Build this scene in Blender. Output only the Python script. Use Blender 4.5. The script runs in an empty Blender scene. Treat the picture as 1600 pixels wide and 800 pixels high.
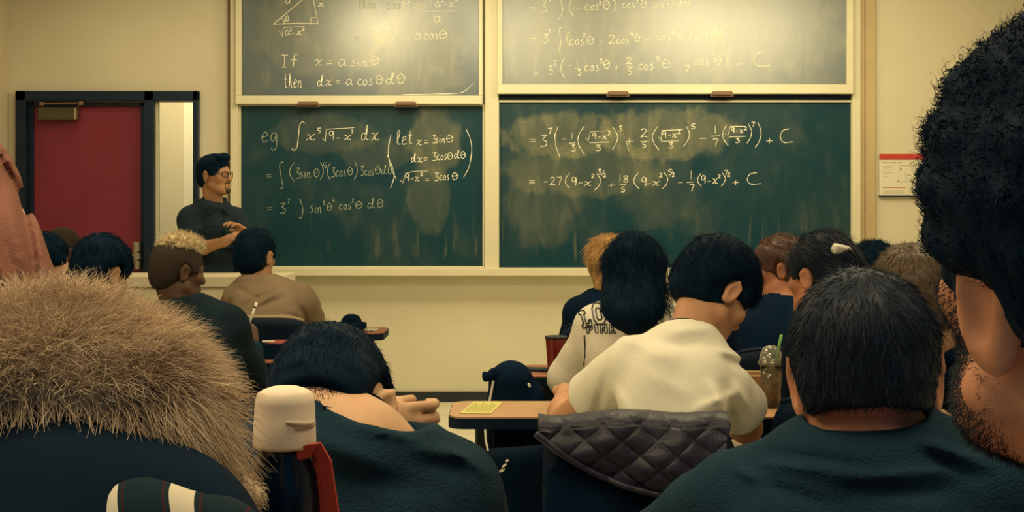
import bpy, bmesh, math
import numpy as np
from mathutils import Vector, Matrix
from mathutils.bvhtree import BVHTree

# ------------------------------------------------------------------ camera, world, lamps, exposure
SC = bpy.context.scene
COL = SC.collection
EYE = 1.37            # camera height
FOC = 2000.0          # focal length in pixels of the 1600 wide frame
HOR = 320.0           # row of the horizon

cam_data = bpy.data.cameras.new('camera')
cam_data.sensor_width = 36.0
cam_data.lens = FOC / 1600.0 * 36.0
cam_data.shift_y = -(400.0 - HOR) / 1600.0
cam_data.clip_start = 0.05
cam = bpy.data.objects.new('camera', cam_data)
cam.location = (0, 0, EYE)
cam.rotation_euler = (math.radians(90), 0, 0)
COL.objects.link(cam)
SC.camera = cam

world = bpy.data.worlds.new('world')
SC.world = world
world.use_nodes = True
world.node_tree.nodes['Background'].inputs[0].default_value = (0.10, 0.48, 0.90, 1)
world.node_tree.nodes['Background'].inputs[1].default_value = 0.13

SC.view_settings.view_transform = 'Standard'
SC.view_settings.look = 'None'
SC.view_settings.gamma = 1.0
SC.view_settings.use_curve_mapping = False
SC.view_settings.exposure = 0.14

CEIL = 3.0
def troffer(name, x, y, sx, sy, watts, color=(1.0, 0.81, 0.47)):
    l = bpy.data.lights.new(name, 'AREA')
    l.shape = 'RECTANGLE'; l.size = sx; l.size_y = sy
    l.energy = watts; l.color = color
    o = bpy.data.objects.new(name, l)
    o.location = (x, y, CEIL - 0.02)
    COL.objects.link(o)
    return o
def washer(name, x, y, z, sx, sy, watts, tilt=52, color=(1.0, 0.80, 0.46)):
    o = troffer(name, x, y, sx, sy, watts, color)      # a board lamp on the ceiling, turned towards the front wall
    o.location.z = z; o.rotation_euler = (math.radians(tilt), 0, 0)
    return o
for lx, sx, w in ((-1.08, 0.45, 9), (0.04, 0.62, 9.5), (1.72, 1.20, 18.5)):
    washer('board_lamp', lx, 7.3, 2.76, sx, 0.34, w, 60, (1.0, 0.83, 0.46))
for lx, w in ((-2.5, 8), (-0.6, 10), (1.2, 10), (2.9, 4)):
    troffer('ceiling_lamp_front', lx, 7.75, 0.62, 0.6, w)
for lx, w in ((-2.4, 19), (-0.9, 21), (0.6, 23), (2.1, 23)):
    troffer('ceiling_lamp_middle', lx, 4.4, 0.62, 1.1, w)
for lx, w in ((-1.9, 25), (-0.4, 24), (1.1, 20)):
    troffer('ceiling_lamp_rear', lx, 1.5, 0.62, 1.1, w)
troffer('fill_lamp_back', -0.5, -0.5, 0.62, 1.1, 13)  # added fill lamp, brightens the backs of the near people

# ------------------------------------------------------------------ helpers
f32 = np.float32
def V(*a): return np.array(a, dtype=np.float64)
def P(px, py, Y): return V((px - 800.0) * Y / FOC, Y, EYE - (py - HOR) * Y / FOC)
def unit(v): return v / (np.linalg.norm(v) + 1e-12)
def lerp(a, b, t): return a + (b - a) * t
def rotm(yaw=0, pitch=0, roll=0):
    y, p, r = (math.radians(a) for a in (yaw, pitch, roll))
    Rz = np.array([[math.cos(y), -math.sin(y), 0], [math.sin(y), math.cos(y), 0], [0, 0, 1]])
    Rx = np.array([[1, 0, 0], [0, math.cos(p), -math.sin(p)], [0, math.sin(p), math.cos(p)]])
    Ry = np.array([[math.cos(r), 0, math.sin(r)], [0, 1, 0], [-math.sin(r), 0, math.cos(r)]])
    return Rz @ Rx @ Ry
def frame_of(z, hint):
    z = unit(z); x = unit(hint - z * np.dot(hint, z)); y = np.cross(z, x)
    return np.stack([x, y, z], axis=1)

def lin(r, g, b):
    f = lambda c: ((c / 255.0 + 0.055) / 1.055) ** 2.4 if c > 10.3 else c / 255.0 / 12.92
    return (f(r), f(g), f(b))

def mat(name, col, rough=0.7, spec=0.3, metal=0.0, var=0.0, vscale=8.0, bump=0.0, bscale=150.0,
        stretch=(1, 1, 1), trans=0.0, emit=None, sheen=0.0, col2=None):
    m = bpy.data.materials.new(name); m.use_nodes = True
    nt = m.node_tree; n = nt.nodes; l = nt.links
    b = n['Principled BSDF']
    b.inputs['Base Color'].default_value = (*col, 1)
    b.inputs['Roughness'].default_value = rough
    b.inputs['Specular IOR Level'].default_value = spec
    b.inputs['Metallic'].default_value = metal
    if trans: b.inputs['Transmission Weight'].default_value = trans
    if sheen: b.inputs['Sheen Weight'].default_value = sheen
    if emit:
        b.inputs['Emission Color'].default_value = (*emit[0], 1); b.inputs['Emission Strength'].default_value = emit[1]
    if var or bump or col2:
        tc = n.new('ShaderNodeTexCoord'); mp = n.new('ShaderNodeMapping')
        mp.inputs['Scale'].default_value = stretch
        l.new(tc.outputs['Object'], mp.inputs['Vector'])
    if var or col2:
        nz = n.new('ShaderNodeTexNoise'); nz.inputs['Scale'].default_value = vscale; nz.inputs['Detail'].default_value = 5
        l.new(mp.outputs[0], nz.inputs['Vector'])
        cr = n.new('ShaderNodeValToRGB')
        c2 = col2 if col2 else tuple(min(1, c * (1 + var)) for c in col)
        c1 = col if col2 else tuple(c * (1 - var) for c in col)
        cr.color_ramp.elements[0].position = 0.35; cr.color_ramp.elements[1].position = 0.68
        cr.color_ramp.elements[0].color = (*c1, 1); cr.color_ramp.elements[1].color = (*c2, 1)
        l.new(nz.outputs['Fac'], cr.inputs[0]); l.new(cr.outputs[0], b.inputs['Base Color'])
    if bump:
        nb = n.new('ShaderNodeTexNoise'); nb.inputs['Scale'].default_value = bscale; nb.inputs['Detail'].default_value = 3
        l.new(mp.outputs[0], nb.inputs['Vector'])
        bp = n.new('ShaderNodeBump'); bp.inputs['Strength'].default_value = bump; bp.inputs['Distance'].default_value = 0.01
        l.new(nb.outputs['Fac'], bp.inputs['Height']); l.new(bp.outputs[0], b.inputs['Normal'])
    return m

def mesh_obj(name, verts, faces, m, parent=None, loc=(0, 0, 0), smooth=True):
    """verts (N,3); faces: list of arrays (M,3) or (M,4) or a python list of index tuples"""
    me = bpy.data.meshes.new(name)
    if isinstance(faces, list) and faces and isinstance(faces[0], np.ndarray):
        fl = [f for f in faces if len(f)]
        nl = sum(f.size for f in fl)
        me.vertices.add(len(verts)); me.vertices.foreach_set('co', np.ascontiguousarray(verts, dtype=f32).ravel())
        me.loops.add(nl); me.loops.foreach_set('vertex_index', np.concatenate([f.ravel() for f in fl]).astype(np.int32))
        cnt = np.concatenate([np.full(len(f), f.shape[1], np.int32) for f in fl])
        st = np.concatenate([[0], np.cumsum(cnt)[:-1]]).astype(np.int32)
        me.polygons.add(len(cnt)); me.polygons.foreach_set('loop_start', st); me.polygons.foreach_set('loop_total', cnt)
        me.update(calc_edges=True); me.validate()
    else:
        me.from_pydata([tuple(v) for v in verts], [], [tuple(f) for f in faces]); me.update()
    me.polygons.foreach_set('use_smooth', np.full(len(me.polygons), smooth))
    if m: me.materials.append(m)
    o = bpy.data.objects.new(name, me); COL.objects.link(o)
    o.location = loc
    if parent: o.parent = parent
    return o

def bm_obj(name, bm, m, parent=None, loc=(0, 0, 0), smooth=False, rotz=0.0):
    me = bpy.data.meshes.new(name)
    bmesh.ops.recalc_face_normals(bm, faces=bm.faces[:])
    bm.to_mesh(me); bm.free()
    if smooth:
        me.polygons.foreach_set('use_smooth', np.full(len(me.polygons), True))
    if m: me.materials.append(m)
    o = bpy.data.objects.new(name, me); COL.objects.link(o); o.location = loc; o.rotation_euler.z = rotz
    if parent: o.parent = parent
    return o

def empty(name, loc, rotz=0.0):
    o = bpy.data.objects.new(name, None); o.empty_display_size = 0.1
    COL.objects.link(o); o.location = loc; o.rotation_euler.z = rotz
    return o
def tag(o, label, cat, group=None):
    o['label'] = label; o['category'] = cat
    if group: o['group'] = group
    return o
def structure(o):
    o['kind'] = 'structure'; return o

def add_box(bm, c, s, bev=0.0, R=None, seg=2):
    r = bmesh.ops.create_cube(bm, size=1.0)
    vs = r['verts']
    bmesh.ops.scale(bm, vec=Vector(s), verts=vs)
    if bev > 0:
        es = {e for v in vs for e in v.link_edges}
        rb = bmesh.ops.bevel(bm, geom=list(es), offset=bev, segments=seg, affect='EDGES', profile=0.5)
        vs = list({v for f in rb['faces'] for v in f.verts} | {v for v in vs if v.is_valid})
    if R is not None:
        bmesh.ops.rotate(bm, cent=(0, 0, 0), matrix=Matrix(R.tolist()), verts=vs)
    bmesh.ops.translate(bm, vec=Vector(c), verts=vs)
def add_tube(bm, pts, r, n=10, cap=True, radii=None):
    pts = [np.array(p, float) for p in pts]; rings = []
    up = V(0.137, 0.29, 0.94)
    for i, p in enumerate(pts):
        d = unit(pts[min(i + 1, len(pts) - 1)] - pts[max(i - 1, 0)])
        a = np.cross(d, up)
        if np.linalg.norm(a) < 0.1: a = np.cross(d, V(1, 0, 0))
        a = unit(a); b = np.cross(d, a); rr = radii[i] if radii else r
        rings.append([bm.verts.new(p + rr * (math.cos(2 * math.pi * k / n) * a + math.sin(2 * math.pi * k / n) * b)) for k in range(n)])
    for A, B in zip(rings, rings[1:]):
        for k in range(n): bm.faces.new((A[k], A[(k + 1) % n], B[(k + 1) % n], B[k]))
    if cap:
        bm.faces.new(rings[0][::-1]); bm.faces.new(rings[-1])
def add_lathe(bm, prof, c=(0, 0, 0), n=40, sx=1.0, sy=1.0):
    rings = []
    for r, z in prof:
        if r < 1e-6: rings.append([bm.verts.new((c[0], c[1], c[2] + z))])
        else: rings.append([bm.verts.new((c[0] + sx * r * math.cos(2 * math.pi * k / n), c[1] + sy * r * math.sin(2 * math.pi * k / n), c[2] + z)) for k in range(n)])
    for A, B in zip(rings, rings[1:]):
        for k in range(n):
            k2 = (k + 1) % n
            if len(A) == 1: bm.faces.new((A[0], B[k2], B[k]))
            elif len(B) == 1: bm.faces.new((A[k], A[k2], B[0]))
            else: bm.faces.new((A[k], A[k2], B[k2], B[k]))
def rounded_rect(x0, x1, y0, y1, r, n=6):
    pts = []
    for cx, cy, a0 in ((x1 - r, y1 - r, 0), (x0 + r, y1 - r, 90), (x0 + r, y0 + r, 180), (x1 - r, y0 + r, 270)):
        for k in range(n + 1):
            a = math.radians(a0 + 90 * k / n); pts.append((cx + r * math.cos(a), cy + r * math.sin(a)))
    return pts
def add_slab(bm, pts, z0, z1):
    a = [bm.verts.new((x, y, z0)) for x, y in pts]; b = [bm.verts.new((x, y, z1)) for x, y in pts]
    bm.faces.new(a[::-1]); bm.faces.new(b)
    for i in range(len(pts)):
        j = (i + 1) % len(pts); bm.faces.new((a[i], a[j], b[j], b[i]))

# ------------------------------------------------------------------ smooth solids: blended shapes on a grid, then one surface
def E(c, r, R=None, k=0.02, op=1): return dict(t='e', c=np.array(c, float), r=np.array(r, float), R=R, k=k, op=op)
def C(a, b, ra, rb=None, k=0.02, op=1): return dict(t='c', a=np.array(a, float), b=np.array(b, float), ra=ra, rb=ra if rb is None else rb, k=k, op=op)
def T(a, b, ra, rb=None, k=0.01, op=1): return dict(t='t', a=np.array(a, float), b=np.array(b, float), ra=ra, rb=ra if rb is None else rb, k=k, op=op)
def BX(c, half, R=None, rad=0.01, k=0.01, op=1): return dict(t='b', c=np.array(c, float), r=np.array(half, float), R=R, rad=rad, k=k, op=op)
def TO(c, R, ax, ay, minor, k=0.005, op=1): return dict(t='o', c=np.array(c, float), R=R, ax=ax, ay=ay, m=minor, k=k, op=op)
def bounds(p):
    if p['t'] in 'ct':
        r = max(p['ra'], p['rb']); return np.minimum(p['a'], p['b']) - r, np.maximum(p['a'], p['b']) + r
    if p['t'] == 'e': e = np.full(3, max(p['r'])) if p['R'] is not None else p['r']
    if p['t'] == 'b': e = np.full(3, np.linalg.norm(p['r']) + p['rad']) if p['R'] is not None else p['r'] + p['rad']
    if p['t'] == 'o': e = np.full(3, max(p['ax'], p['ay']) + p['m'])
    return p['c'] - e, p['c'] + e
def dist(p, X, Y, Z):
    if p['t'] in 'ct':
        a = p['a']; ba = p['b'] - a; L2 = float(ba @ ba) + 1e-12
        x, y, z = X - f32(a[0]), Y - f32(a[1]), Z - f32(a[2])
        t = (x * f32(ba[0]) + y * f32(ba[1]) + z * f32(ba[2])) / f32(L2)
        tc = np.clip(t, 0, 1)
        d = np.sqrt((x - tc * f32(ba[0])) ** 2 + (y - tc * f32(ba[1])) ** 2 + (z - tc * f32(ba[2])) ** 2) if p['t'] == 'c' else \
            np.sqrt((x - t * f32(ba[0])) ** 2 + (y - t * f32(ba[1])) ** 2 + (z - t * f32(ba[2])) ** 2)
        d = d - (f32(p['ra']) + tc * f32(p['rb'] - p['ra']))
        if p['t'] == 't': d = np.maximum(d, (np.abs(t - 0.5) - 0.5) * f32(math.sqrt(L2)))
        return d
    x, y, z = X - f32(p['c'][0]), Y - f32(p['c'][1]), Z - f32(p['c'][2])
    if p['R'] is not None:
        R = p['R'].astype(f32)
        x, y, z = (x * R[0, i] + y * R[1, i] + z * R[2, i] for i in range(3))
    if p['t'] == 'e':
        r = p['r'].astype(f32)
        k0 = np.sqrt((x / r[0]) ** 2 + (y / r[1]) ** 2 + (z / r[2]) ** 2)
        k1 = np.sqrt((x / r[0] ** 2) ** 2 + (y / r[1] ** 2) ** 2 + (z / r[2] ** 2) ** 2) + f32(1e-6)
        return k0 * (k0 - 1) / k1
    if p['t'] == 'b':
        r = p['r'].astype(f32)
        qx, qy, qz = np.abs(x) - r[0], np.abs(y) - r[1], np.abs(z) - r[2]
        return np.sqrt(np.maximum(qx, 0) ** 2 + np.maximum(qy, 0) ** 2 + np.maximum(qz, 0) ** 2) + np.minimum(np.maximum(qx, np.maximum(qy, qz)), 0) - f32(p['rad'])
    if p['t'] == 'o':
        q = np.sqrt((x / f32(p['ax'])) ** 2 + (y / f32(p['ay'])) ** 2) + f32(1e-6)
        return np.sqrt(((q - 1) * f32(min(p['ax'], p['ay']))) ** 2 + z ** 2) - f32(p['m'])

def wob(X, Y, Z, freq, seed, terms=7):
    g = np.random.default_rng(seed); out = 0
    for i in range(terms):
        w = g.normal(size=3) * np.array(freq) * (0.6 + 0.9 * i / terms); ph = g.uniform(0, 6.28)
        out = out + np.sin(X * f32(w[0]) + Y * f32(w[1]) + Z * f32(w[2]) + f32(ph) + f32(0.8) * np.sin(Y * f32(w[0] * .7) + Z * f32(w[1] * .7) + f32(i)))
    return out / f32(terms ** 0.5)

def solid(prims, h, disp=None, relax=2):
    lo = np.min([bounds(p)[0] for p in prims if p['op'] > 0], axis=0) - 3 * h - 0.012
    hi = np.max([bounds(p)[1] for p in prims if p['op'] > 0], axis=0) + 3 * h + 0.012
    n = np.ceil((hi - lo) / h).astype(int) + 1
    ax = [(lo[i] + h * np.arange(n[i])).astype(f32) for i in range(3)]
    D = np.full(tuple(n), f32(0.1))
    for p in prims:
        a, b = bounds(p); m = max(p['k'], 0) + 4 * h + 0.015
        i0 = np.maximum(np.floor((a - m - lo) / h).astype(int), 0); i1 = np.minimum(np.ceil((b + m - lo) / h).astype(int) + 1, n)
        if np.any(i1 <= i0): continue
        sl = tuple(slice(i0[i], i1[i]) for i in range(3))
        X = ax[0][sl[0]][:, None, None]; Y = ax[1][sl[1]][None, :, None]; Z = ax[2][sl[2]][None, None, :]
        d = dist(p, X, Y, Z); cur = D[sl]; k = f32(max(p['k'], 1e-5))
        if p['op'] > 0:
            t = np.clip(0.5 + 0.5 * (cur - d) / k, 0, 1); D[sl] = cur + (d - cur) * t - k * t * (1 - t)
        else:
            d = -d; t = np.clip(0.5 + 0.5 * (d - cur) / k, 0, 1); D[sl] = cur + (d - cur) * t + k * t * (1 - t)
    if disp is not None:
        near = np.abs(D) < 0.03
        ii = np.nonzero(near)
        D[ii] -= disp(ax[0][ii[0]], ax[1][ii[1]], ax[2][ii[2]]).astype(f32)
    return nets(D, lo, h, relax)

def nets(D, lo, h, relax=2):
    S = D < 0
    cnt = np.zeros(tuple(k - 1 for k in S.shape), np.int8)
    offs = [(i, j, k) for i in (0, 1) for j in (0, 1) for k in (0, 1)]
    nx, ny, nz = cnt.shape
    for i, j, k in offs: cnt += S[i:i + nx, j:j + ny, k:k + nz]
    act = np.nonzero((cnt > 0) & (cnt < 8))
    idx = np.full(cnt.shape, -1, np.int32); idx[act] = np.arange(len(act[0]))
    base = np.stack(act, 1).astype(f32)
    acc = np.zeros((len(base), 3), f32); num = np.zeros(len(base), f32)
    val = {o: D[act[0] + o[0], act[1] + o[1], act[2] + o[2]] for o in offs}
    for o in offs:
        for a in range(3):
            if o[a] == 0:
                q = list(o); q[a] = 1; q = tuple(q)
                d0, d1 = val[o], val[q]; c = (d0 < 0) != (d1 < 0)
                t = np.where(c, d0 / np.where(c, d0 - d1, 1), 0)
                pt = np.tile(np.array(o, f32), (len(base), 1)); pt[:, a] = t
                acc += pt * c[:, None]; num += c
    Vt = lo + h * (base + acc / num[:, None])
    quads = []
    for a in range(3):
        b, c = (a + 1) % 3, (a + 2) % 3
        sl0 = [slice(None)] * 3; sl1 = [slice(None)] * 3
        sl0[a] = slice(0, -1); sl1[a] = slice(1, None)
        s0, s1 = S[tuple(sl0)], S[tuple(sl1)]
        ii = np.stack(np.nonzero(s0 != s1), 1)
        ok = (ii[:, b] > 0) & (ii[:, c] > 0) & (ii[:, b] < cnt.shape[b]) & (ii[:, c] < cnt.shape[c])
        ii = ii[ok]
        def cell(db, dc):
            q = ii.copy(); q[:, b] += db; q[:, c] += dc
            return idx[q[:, 0], q[:, 1], q[:, 2]]
        q = np.stack([cell(-1, -1), cell(0, -1), cell(0, 0), cell(-1, 0)], 1)
        flip = ~s0[tuple(ii.T)]
        q[flip] = q[flip][:, ::-1]
        quads.append(q)
    Q = np.concatenate(quads)
    Q = Q[(Q >= 0).all(1)]
    e0 = np.concatenate([Q[:, 0], Q[:, 1], Q[:, 2], Q[:, 3]]); e1 = np.concatenate([Q[:, 1], Q[:, 2], Q[:, 3], Q[:, 0]])
    nv = len(Vt); deg = np.bincount(e0, minlength=nv) + np.bincount(e1, minlength=nv)
    for it in range(relax):
        w = 0.5
        avg = np.stack([np.bincount(e0, Vt[e1, i], nv) + np.bincount(e1, Vt[e0, i], nv) for i in range(3)], 1) / np.maximum(deg, 1)[:, None]
        Vt = Vt + w * (avg - Vt)
    return Vt.astype(np.float64), Q

def sample(Vt, Q, n, seed, keep=None):
    g = np.random.default_rng(seed)
    A, B, Cc, Dd = (Vt[Q[:, i]] for i in range(4))
    nrm = np.cross(Cc - A, Dd - B); ar = np.linalg.norm(nrm, axis=1) + 1e-12; nrm = nrm / ar[:, None]
    w = ar.copy()
    ctr = (A + B + Cc + Dd) / 4
    if keep is not None: w = w * keep(ctr, nrm)
    if w.sum() <= 0: return np.zeros((0, 3)), np.zeros((0, 3))
    k = g.choice(len(Q), n, p=w / w.sum())
    u, v = g.random((n, 1)), g.random((n, 1))
    pts = (A[k] * (1 - u) + B[k] * u) * (1 - v) + (Dd[k] * (1 - u) + Cc[k] * u) * v
    return pts, nrm[k]

def strands(Pt, N, Dr, length, rad, seed=0, seg=5, lift=0.3, jit=0.15, curl=0.0, cfreq=9.0, grav=0.0, sides=3, taper=0.8, wave=0.0):
    g = np.random.default_rng(seed); n = len(Pt)
    nn = lambda v: v / (np.linalg.norm(v, axis=1, keepdims=True) + 1e-9)
    d = nn(nn(Dr) + lift * N + jit * g.normal(size=(n, 3)))
    L = length * g.uniform(0.55, 1.2, (n, 1)); a = nn(np.cross(d, g.normal(size=(n, 3)))); b = np.cross(d, a)
    ph = g.uniform(0, 6.28, (n, 1)); rr = rad * g.uniform(0.6, 1.25, (n, 1))
    rows = []
    for s in range(seg + 1):
        t = s / seg
        c = Pt - 0.003 * d + d * L * t + np.array([0, 0, -1.0]) * grav * L * t * t
        if curl: c = c + curl * t ** 0.7 * (np.cos(ph + cfreq * t) * a + np.sin(ph + cfreq * t) * b) - curl * 0
        if wave: c = c + wave * np.sin(ph + 3 * t) * t * a
        r = rr * max(0.06, (1 - t)) ** taper
        rows.append(np.stack([c + r * (math.cos(2 * math.pi * k / sides) * a + math.sin(2 * math.pi * k / sides) * b) for k in range(sides)], 1))
    X = np.stack(rows, 1)                       # n, seg+1, sides, 3
    base = (np.arange(n) * (seg + 1) * sides)[:, None, None]
    s_, k_ = np.meshgrid(np.arange(seg), np.arange(sides), indexing='ij')
    q = np.stack([s_ * sides + k_, s_ * sides + (k_ + 1) % sides, (s_ + 1) * sides + (k_ + 1) % sides, (s_ + 1) * sides + k_], -1)
    F = (base[..., None] + q[None]).reshape(-1, 4)
    return X.reshape(-1, 3), F
def join(*parts):
    vs, fs, o = [], [], 0
    for v, f in parts:
        vs.append(v); fs.append(f + o); o += len(v)
    return np.concatenate(vs), np.concatenate(fs)
# ------------------------------------------------------------------ materials of the room
M_WALL = mat('wall_paint', (0.70, 0.655, 0.50), 0.75, 0.2, var=0.03, vscale=2.0, bump=0.06, bscale=220)
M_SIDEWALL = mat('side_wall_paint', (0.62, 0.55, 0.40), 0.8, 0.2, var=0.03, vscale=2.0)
M_FLOOR = mat('pale_vinyl_floor', (0.78, 0.74, 0.58), 0.35, 0.4, var=0.06, vscale=5.0)
M_CEIL = mat('ceiling_tile', (0.6, 0.58, 0.5), 0.9)
M_BASE = mat('baseboard_rubber', (0.022, 0.030, 0.034), 0.6, 0.3)
M_DARKPAINT = mat('navy_black_frame_paint', (0.0035, 0.017, 0.040), 0.45, 0.35)
M_RED = mat('red_door_paint', (0.225, 0.030, 0.055), 0.5, 0.3, var=0.06, vscale=3)
M_CREAM = mat('cream_aluminium', (0.72, 0.68, 0.50), 0.45, 0.4, var=0.03, vscale=4)
M_TAN = mat('tan_channel', (0.56, 0.44, 0.26), 0.6, 0.3, var=0.05, vscale=5)
M_BROWNGRIP = mat('brown_grip', (0.20, 0.12, 0.07), 0.5, 0.3)
M_STEEL = mat('brushed_steel', (0.55, 0.52, 0.42), 0.32, 0.5, metal=0.9)
M_BRONZE = mat('bronze_closer', (0.085, 0.075, 0.045), 0.45, 0.5, metal=0.3)
M_GLASS = mat('window_glass', (0.95, 0.97, 0.93), 0.02, 0.5, trans=1.0)
M_CHALK = mat('chalk', (0.90, 0.87, 0.70), 0.95, 0.05)
M_CHALK2 = mat('thin_chalk', (0.42, 0.46, 0.35), 0.95, 0.05)

WALL_Y = 8.9
def slab_struct(name, x0, x1, y0, y1, z0, z1, m):
    bm = bmesh.new(); add_box(bm, ((x0 + x1) / 2, (y0 + y1) / 2, (z0 + z1) / 2), (x1 - x0, y1 - y0, z1 - z0))
    return structure(bm_obj(name, bm, m))
def wx(px): return (px - 800.0) * WALL_Y / FOC
def wz(py): return EYE - (py - HOR) * WALL_Y / FOC
XL, XR = wx(14), 4.3
slab_struct('floor', XL - 0.1, XR + 0.1, -1.2, 11.0, -0.06, 0.0, M_FLOOR)
slab_struct('ceiling', XL - 0.1, XR + 0.1, -1.2, 9.0, CEIL, CEIL + 0.08, M_CEIL)
slab_struct('wall_left', XL - 0.1, XL, -1.2, 8.9, 0, CEIL, M_SIDEWALL)
slab_struct('wall_right', XR, XR + 0.1, -1.2, 8.9, 0, CEIL, M_SIDEWALL)
# front wall with the opening of the door and its side light
DX0, DX1, DZ1 = wx(28), wx(312), wz(143)
bm = bmesh.new()
for x0, x1, z0, z1 in ((XL - 0.1, DX0, 0, CEIL), (DX1, XR + 0.1, 0, CEIL), (DX0, DX1, DZ1, CEIL)):
    add_box(bm, ((x0 + x1) / 2, WALL_Y + 0.06, (z0 + z1) / 2), (x1 - x0, 0.12, z1 - z0))
structure(bm_obj('wall_front', bm, M_WALL))
# corridor beyond the side light
slab_struct('wall_corridor', XL - 1.0, wx(312) + 1.5, 10.6, 10.7, 0, CEIL, M_WALL)
slab_struct('ceiling_corridor', XL - 1.0, wx(312) + 1.5, 9.02, 10.7, CEIL - 0.2, CEIL - 0.12, M_CEIL)
slab_struct('trim_corridor', (291 - 800) * 10.5 / FOC, (291 - 800) * 10.5 / FOC + 0.16, 10.42, 10.6, 0, CEIL, mat('corridor_white', (0.85, 0.84, 0.72), 0.6))
l = troffer('corridor_lamp', -2.75, 9.55, 0.5, 1.0, 27); l.location.z = CEIL - 0.22
bx0 = DX1 + 0.01
slab_struct('baseboard_front', bx0, XR, WALL_Y - 0.015, WALL_Y, 0.0, wz(612), M_BASE)
slab_struct('baseboard_left', XL, XL + 0.015, -1.0, 8.8, 0.0, 0.095, M_BASE)

# door_1: dark frame with red leaf, closer, lever and side light
d = structure(empty('door_1', ((DX0 + DX1) / 2, WALL_Y, 0)))
ox, oy = (DX0 + DX1) / 2, WALL_Y
def dbox(name, px0, px1, z0, z1, y0, y1, m, parent=d, bev=0.004):
    bm = bmesh.new(); x0, x1 = wx(px0) - ox, wx(px1) - ox
    add_box(bm, ((x0 + x1) / 2, (y0 + y1) / 2, (z0 + z1) / 2), (x1 - x0, y1 - y0, z1 - z0), bev)
    return bm_obj(name, bm, m, parent)
bm = bmesh.new()
for px0, px1, z0, z1 in ((28, 44, 0, DZ1), (304, 312, 0, DZ1), (228, 243, 0, DZ1), (28, 312, wz(158), DZ1), (228, 312, 0, wz(430))):
    x0, x1 = wx(px0) - ox, wx(px1) - ox
    add_box(bm, ((x0 + x1) / 2, 0.03, (z0 + z1) / 2), (x1 - x0, 0.16, z1 - z0), 0.004)
bm_obj('door_frame', bm, M_DARKPAINT, d)
leaf = dbox('door_leaf', 46, 226, 0.01, wz(160), 0.03, 0.075, M_RED)
bm = bmesh.new()
for px0, px1, z0, z1 in ((44, 51, 0.01, wz(160)), (219, 228, 0.01, wz(160)), (46, 226, wz(166), wz(159))):
    x0, x1 = wx(px0) - ox, wx(px1) - ox
    add_box(bm, ((x0 + x1) / 2, 0.04, (z0 + z1) / 2), (x1 - x0, 0.06, z1 - z0), 0.003)
bm_obj('door_stop', bm, M_DARKPAINT, d)
cl = dbox('door_closer', 62, 122, wz(188), wz(168), -0.045, 0.03, M_BRONZE, bev=0.006)
dbox('closer_cap', 119, 122.5, wz(187), wz(169), -0.048, 0.0, M_STEEL, cl, 0.002)
bm = bmesh.new()
add_tube(bm, [(wx(69) - ox, -0.05, wz(163)), (wx(133) - ox, -0.09, wz(163))], 0.006, 8)
for px, yy in ((69, -0.05), (133, -0.09)): add_lathe(bm, [(0, -0.012), (0.016, -0.012), (0.016, 0.012), (0, 0.012)], (wx(px) - ox, yy, wz(163)), 12)
add_tube(bm, [(wx(133) - ox, -0.09, wz(163)), (wx(120) - ox, -0.01, wz(170))], 0.006, 8)
bm_obj('closer_arm', bm, M_BROWNGRIP, cl)
hd = dbox('door_handle', 207, 216, wz(421), wz(378), 0.01, 0.03, M_STEEL)
bm = bmesh.new()
for z0, z1, r in ((379, 393, 0.026), (395, 405, 0.030), (407, 420, 0.024)):
    add_tube(bm, [(wx(216) - ox, -0.02, wz(z1)), (wx(216) - ox, -0.02, wz(z0))], r, 14)
add_tube(bm, [(wx(216) - ox, -0.02, wz(400)), (wx(204) - ox, -0.045, wz(400))], 0.016, 12)
bm_obj('lock_cylinder', bm, M_STEEL, hd, smooth=False)
dbox('side_light_glass', 243, 304, wz(430), wz(158), 0.045, 0.051, M_GLASS, bev=0)
dbox('glazing_bead', 243, 246, wz(430), wz(158), 0.0, 0.045, M_CREAM, bev=0.002)

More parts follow.
